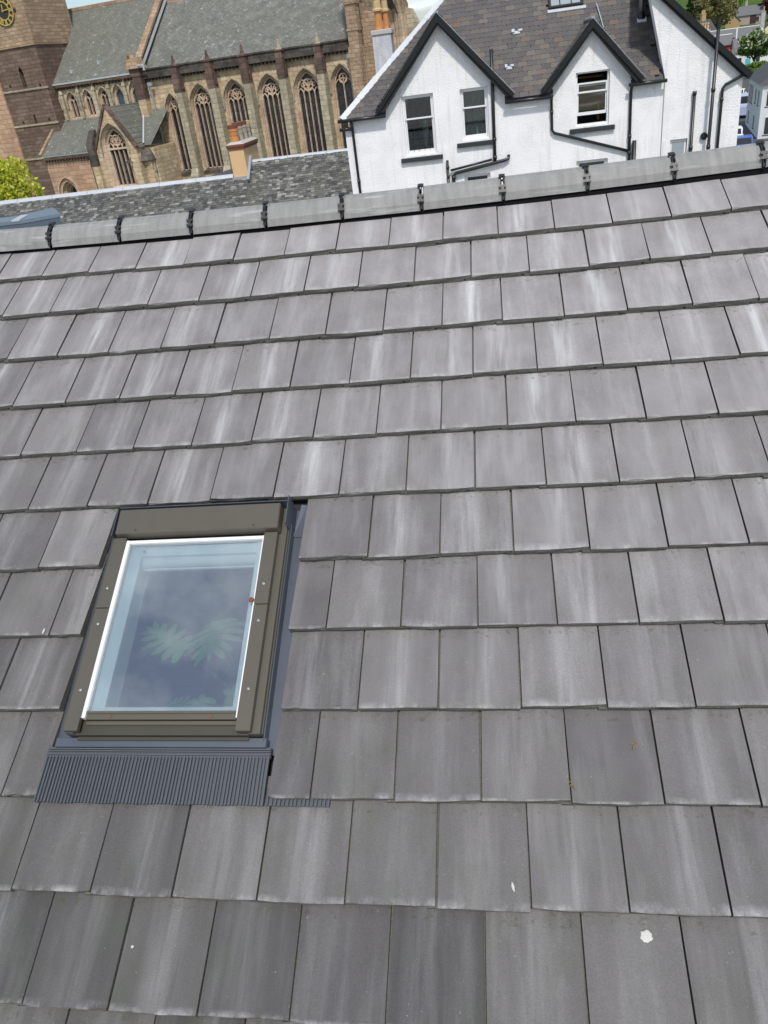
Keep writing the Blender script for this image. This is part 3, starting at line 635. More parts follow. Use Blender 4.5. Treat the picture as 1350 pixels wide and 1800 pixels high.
# house plant on the attic floor below the roof window
def roofpt(x, y, h): return Vector((x, y*cP-h*sP, Z0+y*sP+h*cP))
def monstera_leaf(L, seed):
    """heart-shaped blade: a narrow centre and finger lobes parted by deep slits"""
    r = random.Random(seed); mb = MB(); nl = 6
    for s in (-1, 1):
        for i in range(nl):
            t = (i+.15)/nl; y = L*(-.02+.86*t); ang = R(-28+92*t); ln_ = .44*L*math.sin(math.pi*(.20+.70*t))**.6*r.uniform(.9, 1.08); w0 = .070*L*(1.1-.45*t); mb.cur = r.uniform(.25, .9)
            d = Vector((s*math.cos(ang), math.sin(ang), 0)); p = Vector((-s*math.sin(ang)*1, math.cos(ang)*1, 0)) if s > 0 else Vector((math.sin(ang), math.cos(ang), 0)); o = Vector((0, y, 0)); row = []
            for q, w_ in ((0., .85), (.35, 1.15), (.7, 1.1), (.92, .75), (1.03, .2)):
                c = o+d*(ln_*q)+Vector((0, .05*L*q*q, -.07*L*q*q)); row.append((c-p*(w0*w_), c+p*(w0*w_)))
            vs = [v for a in row for v in a]; mb.add(vs, [(2*k, 2*k+2, 2*k+3, 2*k+1) for k in range(len(row)-1)])
    mb.cur = .55; mb.add([(-.09*L, .05*L, .004*L), (0, -.03*L, .004*L), (.09*L, .05*L, .004*L), (.10*L, .45*L, .004*L), (.07*L, .78*L, .003*L), (0, 1.08*L, -.05*L), (-.07*L, .78*L, .003*L), (-.10*L, .45*L, .004*L)], [(0, 1, 2, 3, 4, 5, 6, 7)])
    return mb
plant = thing('monstera_plant', 'monstera houseplant with split leaves seen through the roof window', 'houseplant', (-.70, -1.75, FZ+.35))
pb = Vector(plant.location)
pm = MB(); pm.lathe([(.10, 0), (.14, .24), (.15, .26), (.13, .26), (.12, .22)], (0, 0, -.35), 16); pm.build('pot', 'terracotta', plant)
pm = MB(); pm.lathe([(.11, 0), (.124, .2)], (0, 0, -.345), 12); pm.build('soil', 'soil', plant)
lv = [((-.82, -2.30, -.16), 1.05, .22, .10), ((-.675, -2.18, -.17), 3.35, .29, .10), ((-.715, -2.50, -.24), 2.6, .18, .5), ((-.62, -2.46, -.3), -1.2, .22, .4), ((-.78, -2.55, -.24), .9, .16, .5)]
for i, (q, az, L, dp) in enumerate(lv):
    tip = roofpt(*q)-pb
    st = MB(); mid = Vector((tip.x*.35, tip.y*.3, tip.z*.7)); st.tube([(0, 0, -.1), mid, tip], [.011, .008, .005], 6); stem = st.build('stem', 'monstera', plant)
    o = monstera_leaf(L, i).build('leaf', 'monstera', plant, fixn=False); o.location = tip; o.rotation_euler = (PITCH*.6-dp, .15*math.sin(i), az)

# small marks lying on the tiles
def blob(name, x, y, rad, label, cat, mat='dropping', n=18, seed=1, ln=1.0, rot=0.):
    r = random.Random(seed); mb = MB(); row = max(i for i, v in enumerate(ROWY) if v > y)+1; h = TILT*(y-ROWY[min(row, len(ROWY)-1)])+.0015
    rim = []
    for i in range(n):
        a = 2*math.pi*i/n; q = rad*r.uniform(.82, 1.15); px, py = q*math.cos(a), q*math.sin(a)*ln; rim.append((px*math.cos(rot)-py*math.sin(rot), px*math.sin(rot)+py*math.cos(rot)))
    mb.add([(px, py, 0) for px, py in rim]+[(px*.6, py*.6, .002) for px, py in rim]+[(0, 0, .0024)], [(i, (i+1) % n, n+(i+1) % n, n+i) for i in range(n)]+[(n+i, n+(i+1) % n, 2*n) for i in range(n)])
    o = mb.build(name, mat); p = roofpt(x, y, h); o.location = p; o.rotation_euler = (PITCH+TILT, 0, 0); return tag(o, label, cat)
MARKS = True
tag(blob('bird_dropping', .944, -3.325, 0.021, 'round white bird dropping splashed on a tile at lower right', 'dropping', seed=3), group=None)
blob('bird_dropping', .546, -3.203, .0045, 'thin broken white bird dropping streak right of the roof window', 'dropping', seed=5, ln=3.2, rot=.25)
blob('bird_dropping', -.715, -3.418, .005, 'tiny white bird dropping speck at lower left', 'dropping', seed=6)
blob('bird_dropping', -1.377, -2.279, .005, 'short white streak at a tile edge left of the roof window', 'dropping', seed=8, ln=3)
def twig(x, y, label, seed):
    r = random.Random(seed); mb = MB()
    for a in (.2, 1.5, 2.6): mb.tube([(0, 0, .002), (.012*math.cos(a), .012*math.sin(a), .004), (.02*math.cos(a+.4), .02*math.sin(a+.4), .002)], .0014, 5)
    row = [i for i, v in enumerate(ROWY) if v <= y][0]; o = mb.build('dry_twig', 'twig'); o.location = roofpt(x, y, TILT*(y-ROWY[row])+.001); o.rotation_euler = (PITCH+TILT, 0, seed); tag(o, label, 'twig')
twig(.983, -2.75, 'small dry orange twig lying mid tile right of the roof window', 1)
twig(.761, -2.885, 'small rusty twig caught in the joint between two tiles', 2)

def wpart(mb, name, mats, root, **k):
    """part modelled in world metres, hung on an unrotated root"""
    o = mb.build(name, mats, root, **k); o.location = -Vector(root.location) if root.parent is None else (0, 0, 0); return o

# ------------------------------------------------------------------ white house behind the ridge
WY = 21.9
wh = thing('white_house', 'white harled house with black barge boards and two front gables', 'house', (0, WY, 0))
front = [(-3.83, 0), (5.65, 0), (5.65, 6.36), (4.72, 6.36), (4.72, 6.62), (3.58, 7.98), (2.47, 6.62), (2.47, 6.34), (1.10, 6.34), (1.10, 6.70), (-.75, 8.62), (-2.52, 6.70), (-2.52, 6.36), (-3.62, 6.36), (-3.62, 6.12), (-3.83, 6.12)]
H1, H2, H3 = rect(-2.0, -1.04, 5.15, 6.81), rect(-.24, .585, 5.395, 6.805), rect(3.145, 4.11, 5.42, 6.84)
L1, L2 = rect(-.25, .56, 3.0, 4.43), rect(3.18, 4.11, 3.0, 4.47)
mb = MB(); panel(mb, front, [H1, H2, H3, L1, L2], 0, .16)
mb.box(-3.83, -3.63, .001, 8, 0, 6.1); mb.box(-3.6, 7.8, 7.8, 8, 0, 6.3); mb.box(7.6, 7.8, .36, 7.8, 0, 6.25)
mb.build('wall', 'harl', wh)
# cross wing flush with the front
mb = MB(); L3 = rect(5.91, 6.40, 3.5, 4.77)
panel(mb, [(5.66, 0), (7.83, 0), (7.80, 6.28), (5.07, 8.72), (5.20, 8.2), (5.42, 7.35), (5.66, 6.40)], [L3], -.03, .16)
mb.ext([(7.80, 6.28), (5.07, 8.72), (5.20, 8.2), (5.42, 7.35), (5.66, 6.40), (5.66, 6.0), (7.8, 6.0)], .30, .34, 'y')
for a, b in (((5.66, 0), (5.66, 6.4)), ((5.66, 6.4), (5.42, 7.35)), ((5.42, 7.35), (5.20, 8.2)), ((5.20, 8.2), (5.07, 8.72)), ((7.83, 0), (7.80, 6.28))): mb.add([(a[0], -.03, a[1]), (b[0], -.03, b[1]), (b[0], .34, b[1]), (a[0], .34, a[1])], [(0, 1, 2, 3)])
mb.build('wing_wall', 'harl', wh)
mb = MB(); q = [(7.98, 6.24), (5.00, 8.86), (5.00, 8.94), (8.03, 6.28)]
mb.ext(q, -.20, 7.6, 'y'); mb.build('wing_roof', 'dark_slate', wh)
mb = MB(); mb.ext([(7.93, 6.16), (5.02, 8.765), (5.02, 8.95), (8.01, 6.29)], -.24, -.17, 'y'); mb.ext([(7.93, 6.16), (7.80, 6.22), (5.02, 8.70), (5.02, 8.78)], -.17, -.032, 'y', ); mb.build('barge_board', 'barge_paint', wh)
# main roof deck (front slope hipped at the left) and rear slope
EA, EZ, PT = -.16, 6.40, math.tan(R(42)); RYm = 4.0; RZm = EZ+(RYm-EA)*PT
def rz(y): return EZ+(y-EA)*PT
mb = MB()
y3 = .03; z3 = rz(y3)-.05
A, B, C_, D = (-3.88+y3-EA, y3, z3), (5.60, y3, z3), (5.60, RYm, RZm-.05), (.28, RYm, RZm-.05)
E_ = (-3.88, 2*RYm-EA, EZ-.05); F_ = (5.6, 2*RYm-EA, EZ-.05)
mb.add([A, B, C_, D, E_, F_, (-3.88, EA, EZ-.05)], [(0, 3, 4, 6), (3, 2, 5, 4)])
def nt_(xa, za, k, sgn): return (xa+sgn*(za-rz(y3))*k, y3)
pg_ = [(A[0], y3), nt_(-.75, 8.70, .925, -1), (-.75, EA+(8.70-EZ)/PT), nt_(-.75, 8.70, .925, 1), nt_(3.58, 8.04, .895, -1), (3.58, EA+(8.04-EZ)/PT), nt_(3.58, 8.04, .895, 1), (5.60, y3), (5.60, RYm), (.28, RYm)]
tr = geometry.tessellate_polygon([[Vector((q[0], q[1], 0)) for q in pg_]]); mb.add([(q[0], q[1], rz(q[1])-.05) for q in pg_], [tuple(t) for t in tr])
for xa_, xb_ in ((-3.88, -2.50), (1.08, 2.49), (4.70, 5.60)): mb.add([(xa_, EA, EZ-.05), (xb_, EA, EZ-.05), (xb_, y3, z3), (max(xa_, -3.88+y3-EA) if xa_ < -3 else xa_, y3, z3)], [(0, 1, 2, 3)])
mb.add([(7.9, 8.1, 6.2), (5.6, 8.1, 6.3), (5.6, .35, 6.3), (5.6, 4, 10.0)], [(1, 2, 3)])
wroof = mb.build('roof', 'dark_slate', wh, fixn=False)
slm = []
for s in range(5):
    r = random.Random(s); b = MB(); h = .275/2-.004; j = lambda: r.uniform(-.006, .006)
    b.hexa([(-h+j(), j(), -.012), (h+j(), j(), -.012), (h, .30, -.012), (-h, .30, -.012), (-h+j(), j(), 0), (h+j(), j(), 0), (h, .30, 0), (-h, .30, 0)]); slm.append(b.mesh('slate', 'slate_purple'))
P42 = R(42); cam_p = Vector((.575, -4.394-WY, 7.708)); cand = []
gabs = [[(-2.8, 6.4), (-.75, 8.82), (1.38, 6.4)], [(2.12, 6.4), (3.58, 8.16), (5.06, 6.4)], [(5.66, 0), (8, 0), (8, 6.2), (5.07, 8.7), (5.42, 7.35), (5.66, 6.4)]]
for r_ in range(30):
    sl = r_*.19; y = EA+sl*math.cos(P42)-.02; z = EZ+sl*math.sin(P42)+.012
    for k in range(-16, 22):
        x = (k+(.5 if r_ % 2 else 0))*.275+rng.uniform(-.004, .004)
        if x < -3.88+(y-EA)*1.0+.12 or x > 5.5: continue
        if abs(x+.75) < (8.74-z)*.925-.17 or abs(x-3.58) < (8.08-z)*.895-.17: continue
        p = Vector((x, y, z)); t = (-.25-cam_p.y)/(y+.15-cam_p.y); q = cam_p.lerp(p, t)
        vis = not any(inside((q.x, q.z), g_) for g_ in gabs) and z < 9.45 and x > -1.4
        cand.append(((p-cam_p).length, vis, p))
cand.sort(key=lambda t: t[0]); nind = 0; fld = MB()
for d_, vis, p in cand:
    if 2.5 < p.x < 3.6 and 2.19 < p.y < 2.95: continue
    rx = P42-.04+rng.uniform(-.006, .006); rzr = rng.uniform(-.012, .012)
    if vis and nind < 300:
        o = link('slate', slm[rng.randrange(5)], wroof); o.location = p; o.rotation_euler = (rx, 0, rzr); nind += 1
    else:
        Mx = Matrix.Translation(p) @ Matrix.Rotation(rx, 4, 'X') @ Matrix.Rotation(rzr, 4, 'Z'); h = .1335; fld.cur = rng.uniform(.01, 1)
        fld.add([Mx @ Vector(v) for v in ((-h,0,-.012),(h,0,-.012),(h,.3,-.012),(-h,.3,-.012),(-h,0,0),(h,0,0),(h,.3,0),(-h,.3,0))], [(4,5,6,7),(0,1,5,4),(1,2,6,5),(3,0,4,7)])
fo = fld.build('slate_field', 'slate_purple', wroof, fixn=False); tag(fo, kind='stuff')
# lead hip, in overlapping lengths
n = 8
for i in range(n):
    t0, t1 = i/n, (i+1.06)/n; p = Vector((-3.92, EA-.04, EZ+.02)); q = Vector((.28, RYm, RZm+.03)); a, b = p.lerp(q, t0), p.lerp(q, t1); u = Vector((0, 0, .012*(i % 2)))
    s1 = Vector((.16, 0, -.05)); s2 = Vector((-.02, .15, -.12)); hb = MB(); up = Vector((0, 0, .05))+u
    hb.add([a+s1+u, a+up, a+s2+u, b+s1+u, b+up, b+s2+u], [(0, 1, 4, 3), (1, 2, 5, 4), (0, 2, 1), (3, 4, 5)]); hb.build('hip_lead', 'lead_white', wroof)
# gabled dormers: roof slopes, barge boards, soffits
def gable(xl, xa, xr, zl, za, zr, bh, nm):
    ov = -.26
    for (xf, zf_, sg) in ((xl, zl, -1), (xr, zr, 1)):
        yb1, yb2 = EA+(zf_-EZ)/PT+.05, EA+(za-EZ)/PT+.05; b = MB(); d = .05
        f0, a0 = Vector((xf, ov, zf_)), Vector((xa, ov, za)); f1, a1 = Vector((xf, max(yb1, .05), zf_)), Vector((xa, yb2, za)); dn = Vector((0, 0, -d))
        b.hexa([f0+dn, a0+dn, a1+dn, f1+dn, f0, a0, a1, f1]); b.build('gable_roof', 'dark_slate', wh)
        L_ = (a0-f0); k = int(L_.length/.19)
        sf = MB()
        for i in range(k):
            t0, t1 = i/k, (i+1.1)/k; lo, hi = f0.lerp(a0, t0), f0.lerp(a0, t1); nrm = Vector((-(L_.z), 0, L_.x))*(1 if L_.x > 0 else -1); nrm.normalize(); sf.cur = rng.random()
            ye = f1.y+(a1.y-f1.y)*(t0+t1)/2; m_ = max(1, int((ye-ov)/.27)); off = .135*(i % 2)
            for j in range(m_+1):
                y0_, y1_ = max(ov, ov+j*.27-off), min(ye, ov+(j+1)*.27-off-.006)
                if y1_ <= y0_: continue
                sf.cur = rng.uniform(.01, .8); u0 = nrm*.012; u1 = nrm*.004
                sf.add([Vector((lo.x, y0_, lo.z))+u0, Vector((lo.x, y1_, lo.z))+u0, Vector((hi.x, y1_, hi.z))+u1, Vector((hi.x, y0_, hi.z))+u1, Vector((lo.x, y0_, lo.z)), Vector((lo.x, y1_, lo.z))], [(0, 1, 2, 3), (4, 5, 1, 0)])
        tag(sf.build('gable_slates', 'slate_purple', wh, fixn=False), kind='stuff')
        dx = abs(xf-xa); sl = abs(za-zf_)/dx; ox = sg*.05
        b = MB(); b.ext([(xf+ox, zf_-.06), (xa, za+.03), (xa, za-bh*1.32), (xf-sg*bh*.95+ox, zf_-.06)], ov-.05, ov+.005, 'y'); b.build('barge_board', 'barge_paint', wh)
        b = MB(); b.ext([(xf-sg*bh*.5, zf_-.07), (xa, za-bh*.75), (xa, za-bh*1.7), (xf-sg*bh*1.55, zf_-.07)], ov+.005, -.001, 'y'); b.build('soffit', 'dark_soffit', wh)
        b = MB(); b.sweep([(xf+ox, ov-.02, zf_-.01), (xa, ov-.02, za+.042)], .014, .09, (0, -1, 0)); b.build('verge_lead', 'barge_paint' if sg < 0 else 'lead_dull', wh)
    b = MB(); b.tube([(xa, ov-.05, za+.045), (xa, EA+(za-EZ)/PT, za+.045)], .05, 8); b.build('gable_ridge', 'lead_dull', wh)
gable(-2.77, -.75, 1.33, 6.53, 8.76, 6.55, .15, 'a'); gable(2.15, 3.58, 5.02, 6.51, 8.10, 6.53, .14, 'b')
# eaves gutters and white-house pipes
def pipe(pts, r, name='downpipe', mat='black_gloss', joints=(), parent=wh):
    b = MB(); b.tube(pts, r, 10)
    for z in joints:
        for i in range(len(pts)-1):
            a, c = Vector(pts[i]), Vector(pts[i+1])
            if min(a.z, c.z) <= z <= max(a.z, c.z) and abs(a.z-c.z) > .2:
                p = a.lerp(c, (z-a.z)/(c.z-a.z)); b.tube([p+Vector((0, 0, -.05)), p+Vector((0, 0, .05))], r*1.3, 10); break
    return b.build(name, mat, parent, smooth=True)
for x0, x1, z in ((-3.98, -2.5, 6.36), (1.08, 2.47, 6.32), (4.62, 5.68, 6.37)):
    pipe([(x0, -.21, z), (x1, -.21, z)], .05, 'gutter')
pipe([(-3.98, -.10, 6.12), (-3.60, -.10, 6.12)], .05, 'gutter')
pipe([(-3.58, -.16, 6.33), (-3.58, -.07, 6.1), (-3.58, -.07, 0)], .042, joints=(4.6,))
pipe([(.74, -.07, 7.73), (.72, -.07, 4.72)], .05, 'soil_pipe', joints=(5.35, 7.0, 4.85))
pipe([(-.745, -.07, 4.92), (-.75, -.07, .02)], .04, joints=(4.72, 4.45))
pipe([(.63, -.09, 4.80), (-.66, -.09, 4.62)], .035, 'waste_pipe'); pipe([(1.14, -.02, 4.86), (1.13, -.08, 4.78), (1.0, -.1, 4.74), (-.50, -.1, 4.53), (-.58, -.1, 4.46), (-.59, -.1, .02)], .05, 'waste_pipe', joints=(4.40,))
pipe([(2.44, -.2, 6.34), (2.44, -.07, 6.2), (2.45, -.07, 5.42), (2.52, -.07, 5.33), (4.72, -.07, 4.60)], .042, joints=(5.9,))
pipe([(4.71, -.2, 6.35), (4.71, -.07, 6.2), (4.75, -.07, .02)], .045, joints=(5.0, 4.55)); pipe([(4.86, -.09, 4.88), (4.86, -.09, .02)], .062, 'soil_pipe')
pipe([(6.49, -.10, 5.98), (6.51, -.10, .02)], .045, 'soil_pipe', joints=(5.95, 4.5)); pipe([(6.95, -.30, 7.52), (6.94, -.30, .02)], .048, 'soil_pipe', joints=(5.99, 4.5))
pipe([(7.93, -.2, 6.42), (7.9, -.12, 6.30), (7.80, -.11, 6.27), (7.32, -.11, 6.07), (7.25, -.11, 5.98), (7.25, -.11, .02)], .042, joints=(5.7,))
b = MB(); b.tube([(6.95, -.30, 7.50), (6.95, -.30, 7.74)], .058, 10); b.build('pipe_cowl', 'dark_soffit', wh)
b = MB(); b.tube([(6.85, -.03, 4.78), (6.85, -.11, 4.78)], .10, 14); b.tube([(6.85, -.11, 4.78), (6.85, -.13, 4.78)], .06, 10); b.build('flue_vent', 'black_gloss', wh)
b = MB(); b.sweep([(5.655, -.035, .3), (5.655, -.035, 6.35)], .012, .01); b.build('wall_joint', 'cement', wh)
# chimneys on the hip
chm = thing('white_chimney', 'white harled chimney with orange pot left of the big gable', 'chimney', (-2.77, 25.5, 6.0))
b = MB(); b.box(-.31, .31, -.35, .35, -1.2, 2.55); b.build('stack', 'chimney_harl', chm)
b = MB(); b.box(-.35, .35, -.39, .39, 2.552, 2.70); b.build('cap', 'cement', chm, bevel=.02)
for x, y, r, h, mt, top in ((-.08, -.12, .125, .52, 'pot_orange', 'pot_buff'), (.13, .2, .10, .50, 'pot_orange', 'pot_buff')):
    b = MB(); b.lathe([(r*1.12, 0), (r, .1), (r*.88, h)], (x, y, 2.70), 14); p = b.build('pot', mt, chm, smooth=False)
    b = MB(); b.lathe([(r*1.3, 0), (r*1.32, .05), (r*1.05, .09), (r*1.0, .30), (r*1.1, .33), (r*.8, .33)], (x, y, 2.70+h), 14); b.build('cowl', top, p)
# sash windows
def room(x0, x1, z0, z1, dp=1.6):
    b = MB(); e = .25; y0_, y1_ = .20, dp
    b.add([(x0-e,y0_,z0-e),(x1+e,y0_,z0-e),(x1+e,y1_,z0-e),(x0-e,y1_,z0-e),(x0-e,y0_,z1+e),(x1+e,y0_,z1+e),(x1+e,y1_,z1+e),(x0-e,y1_,z1+e)], [(0,1,2,3),(7,6,5,4),(3,2,6,7),(0,3,7,4),(1,5,6,2)]); b.build('room', 'room_dark', wh, fixn=False)
def sash(x0, x1, z0, z1, zr, zup=None, zlow=None, sill=True):
    """box frame with an upper (outer) and a lower (inner) sliding sash"""
    w_ = MB(); f = .055; y = .09
    for q in ((x0, x0+f, z0, z1), (x1-f, x1, z0, z1), (x0+f, x1-f, z1-f*.8, z1), (x0+f, x1-f, z0, z0+f)): w_.box(q[0]+.002, q[1]-.002, y, y+.12, q[2]+.001, q[3]-.001)
    wd = w_.build('window', 'white_paint', wh)
    def leaf(za_, zb_, yy, bt, nm):
        s_ = MB(); a, c = x0+f, x1-f; t = .042
        for q in ((a, a+t, za_, zb_), (c-t, c, za_, zb_), (a+t, c-t, zb_-t, zb_), (a+t, c-t, za_, za_+bt)): s_.box(q[0]+.001, q[1]-.001, yy, yy+.04, q[2], q[3])
        s_.build('sash', 'white_paint', wd); g_ = MB(); g_.box(a+t, c-t, yy+.016, yy+.022, za_+bt, zb_-t); g_.build('pane', 'glass', wd)
    zu = zup if zup else z1-f*.8
    leaf(zr-.02, zu, y+.02, .045, 'u'); leaf(zlow if zlow else z0+f, zr+.025, y+.065, .085, 'l'); room(x0, x1, z0, z1)
    if sill:
        s_ = MB(); s_.box(x0-.17, x1+.17, -.10, .085, z0-.17, z0-.045); s_.build('sill', 'sill_paint', wd, bevel=.008)
    return wd
w1 = sash(-2.0, -1.04, 5.15, 6.81, 6.17); w2 = sash(-.24, .585, 5.395, 6.805, 6.285); w3 = sash(3.145, 4.11, 5.42, 6.84, 6.31, zup=6.56, zlow=5.70)
b = MB(); b.box(3.2, 4.05, .14, .16, 6.46, 6.50); b.build('upper_rail', 'white_paint', w3)
b = MB()
for i in range(1, 5): b.box(-1.92+i*.165, -1.912+i*.165, .13, .14, 5.24, 6.74)
for i in range(1, 8): b.box(-1.90, -1.14, .13, .14, 5.2+i*.195, 5.208+i*.195)
b.build('glazing_bars', 'dark_soffit', w1)
sash(-.25, .56, 3.0, 4.43, 3.7, sill=False); sash(3.18, 4.11, 3.0, 4.47, 3.7, sill=False)
b = MB(); b.box(5.93, 6.38, .05, .12, 3.55, 4.75); fw = b.build('window', 'white_paint', wh); b = MB(); b.box(5.98, 6.33, .035, .05, 3.6, 4.69); b.build('pane', 'pane_pale', fw)
b = MB(); b.box(5.70, 5.78, -.05, -.03, 3.5, 4.78); b.build('wall_box', 'white_paint', wh)
def drape(x0, x1, z0, z1, y, mat, parent, k=9, amp=.03, taper=0.):
    b = MB(); n = k*4; top = []; bot = []
    for i in range(n+1):
        t = i/n; yy = y+amp*math.sin(t*k*2*math.pi); top.append((x0+(x1-x0)*t, yy, z1)); bot.append((x0+(x1-x0)*t*(1-taper), yy, z0))
    b.add(top+bot, [(i, i+1, n+2+i, n+1+i) for i in range(n)]); return b.build('curtain', mat, parent, fixn=False)
drape(-.16, .50, 5.5, 6.74, .30, 'curtain', w2, 10); drape(-1.45, -1.22, 5.35, 6.1, .32, 'curtain', w1, 3, .02, .6)
b = MB(); b.box(3.2, 4.05, .9, 1.2, 6.64, 6.69); b.box(3.2, 4.05, .6, .9, 5.93, 5.97); b.box(3.85, 3.9, .6, .9, 5.5, 5.95); b.build('shelf', 'brown_wood', w3)
bo = MB(); bo.lathe([(.04, 0), (.045, .05), (.04, .2), (.018, .27), (.018, .33)], (0, 0, 0), 10); bo = bo.build('bottle', 'white_paint'); bo.location = (.22, WY+.265, 5.41); tag(bo, 'white plastic bottle standing inside the right sash window of the big gable', 'bottle')
b = MB(); b.box(-.2, .56, .215, .36, 5.36, 5.41); b.build('window_board', 'white_paint', w2)
# things fixed to the slates
rlx0, rlx1 = 2.54, 3.56
def on(x, y, h=0.): return Vector((x, y-h*math.sin(P42), rz(y)+h*math.cos(P42)))
rl = MB(); s_ = Vector((0, math.cos(P42), math.sin(P42))); nn = Vector((0, -math.sin(P42), math.cos(P42)))
def obox(b, x0, x1, s0, s1, h0, h1, base):
    pt = lambda x, s, h: Vector((x, base.y, base.z))+s_*s+nn*h
    b.hexa([pt(x0,s0,h0),pt(x1,s0,h0),pt(x1,s1,h0),pt(x0,s1,h0),pt(x0,s0,h1),pt(x1,s0,h1),pt(x1,s1,h1),pt(x0,s1,h1)]); return b
bs = on(0, 2.20)
for q in ((rlx0, rlx0+.07, 0, .95), (rlx1-.07, rlx1, 0, .95), (rlx0+.07, rlx1-.07, 0, .07), (rlx0+.07, rlx1-.07, .88, .95)): obox(rl, q[0], q[1], q[2], q[3], -.05, .10, bs)
for i in (1, 2): obox(rl, rlx0+.34*i-.012, rlx0+.34*i+.012, .07, .88, .02, .07, bs)
rl = rl.build('rooflight', 'dark_soffit', wh); b = MB(); obox(b, rlx0+.07, rlx1-.07, .07, .88, .03, .04, bs); b.build('pane', 'pane_pale', rl)
b = MB(); obox(b, rlx0-.04, rlx1+.08, -.12, -.005, .01, .04, bs); b.build('lead_apron', 'lead_white', rl)
def slate_vent(x, y, s):
    b = MB(); bs = on(x, y); obox(b, x-.10*s, x+.10*s, -.05, .06, .01, .05, bs); obox(b, x-.13*s, x-.05*s, -.02, .10, .03, .10, bs); obox(b, x+.05*s, x+.16*s, .02, .09, .03, .08, bs); return b.build('slate_vent', 'lead_white', wh)
slate_vent(1.53, 1.66, 1.1); slate_vent(1.25, .67, .9)
b = MB(); b.tube([(5.18, 1.60, 8.0), (5.18, 1.60, 9.3)], .075, 12); fl = b.build('flue_pipe', 'steel', wh, smooth=True)
b = MB(); b.lathe([(.13, 0), (.11, .12), (.09, .16)], (5.18, 1.60, 7.98), 12); b.build('flue_collar', 'black_plastic', fl); b = MB(); obox(b, 5.06, 5.32, -.14, .03, .02, .05, on(5.18, 1.58)); b.build('flashing', 'white_paint', fl)
b = MB(); b.tube([on(4.08, 1.45, .05), on(3.94, 2.13, .12)], .013, 6); b.build('lead_rod', 'lead_white', wh)

# ------------------------------------------------------------------ slate-roofed house with the cream chimney
sh = thing('slate_house', 'long low house with lichened grey slate roof behind the ridge', 'house', (-14, 26.5, 0))
SL = .84; LR, RR = (26.45, 4.757), (26.9, 5.13); XS = -8.47
mb = MB()
mb.add([(-30, 22.3, LR[1]-(LR[0]-22.3)*SL-.05), (-3.86, 22.3, LR[1]-(LR[0]-22.3)*SL-.05), (-3.86, RR[0], RR[1]-.05), (XS, RR[0], RR[1]-.05), (XS, LR[0], LR[1]-.05), (-30, LR[0], LR[1]-.05),
        (-30, 31.2, 1.2), (-3.86, 31.2, 1.2)], [(0, 1, 2, 3, 4, 5), (5, 4, 3, 2, 7, 6)])
mb.add([(XS, LR[0], LR[1]-.05), (XS, RR[0], RR[1]-.05), (XS, RR[0], LR[1]-.4)], [(0, 1, 2)])
sroof = wpart(mb, 'roof', 'dark_slate', sh, fixn=False)
mb = MB(); mb.box(-29.8, -3.86, 22.6, 30.9, -.5, 1.25); wpart(mb, 'wall', 'harl', sh)
al = math.atan(SL); fld = MB()
for r_ in range(54):
    s0 = r_*.10; y = RR[0]-.02-s0*math.cos(al); z = RR[1]-s0*math.sin(al)
    if y < 23.0: break
    x = -24+rng.random()*.2
    while x < -3.9:
        w_ = rng.uniform(.12, .21)
        if x+w_ > -3.88: break
        if not (x < XS and y > LR[0]-.05):
            j = rng.uniform(-.008, .008); c, s = math.cos(al), math.sin(al); th = rng.uniform(.010, .020); fld.cur = min(1, max(.01, rng.gauss(.34, .19))); sp = .15
            lo = Vector((x, y-.10*c+j*c, z-.10*s+j*s)); up = Vector((0, sp*c, sp*s)); nn_ = Vector((0, -s, c)); ww = Vector((w_-.008, 0, 0)); a = lo+nn_*(.012+th)
            fld.add([a, a+ww, a+ww+up-nn_*th, a+up-nn_*th, lo, lo+ww], [(0, 1, 2, 3), (4, 5, 1, 0)])
        x += w_
tag(wpart(fld, 'slate_field', 'slate_grey', sh, fixn=False), kind='stuff')
x = -24.
while x < -4:
    e = min(x+1.48, XS-.6 if x < XS-.6 else -3.88); hi = x > XS-.7; yy, zz_ = (RR if hi else LR)
    if e-x > .1 and not (XS-.6 <= x < XS): 
        b = MB(); b.ext([(yy-.17, zz_-.13), (yy-.05, zz_+.02), (yy, zz_+.055), (yy+.05, zz_+.02), (yy+.17, zz_-.13)], x, e+.0, 'x'); wpart(b, 'ridge_lead', 'lead_white', sh, bevel=0)
    x = e+.015 if not (XS-.6 <= x < XS) else XS
    if abs(x-(XS-.6)) < .05: x = XS+.01
b = MB(); b.sweep([(XS+.07, 26.0, 4.58), (XS+.07, 26.92, 5.30)], .10, .10, (1, 0, 0)); wpart(b, 'soaker_flashing', 'lead_dull', sh)
cc = thing('cream_chimney', 'broad cream rendered chimney with brick cap on the slate roof', 'chimney', (-8.74, 27.3, 4.0))
b = MB(); b.box(-.285, .285, -1.0, 1.0, -.6, 1.63); b.build('stack', 'cream_render', cc, bevel=.012)
b = MB(); b.box(-.32, .32, -1.04, 1.04, 1.632, 1.70); b.box(-.345, .345, -1.06, 1.06, 1.702, 1.80); b.build('brick_cap', 'brick_red', cc, bevel=.008)
b = MB(); b.hexa([(-.34, -1.05, 1.80), (.34, -1.05, 1.80), (.34, 1.05, 1.80), (-.34, 1.05, 1.80), (-.2, -.9, 1.88), (.2, -.9, 1.88), (.2, .9, 1.88), (-.2, .9, 1.88)]); b.build('cement_flaunching', 'cement', cc)
b = MB(); b.box(-.33, .33, -1.08, -1.001, .50, .70); b.build('lead_apron', 'lead_dull', cc)
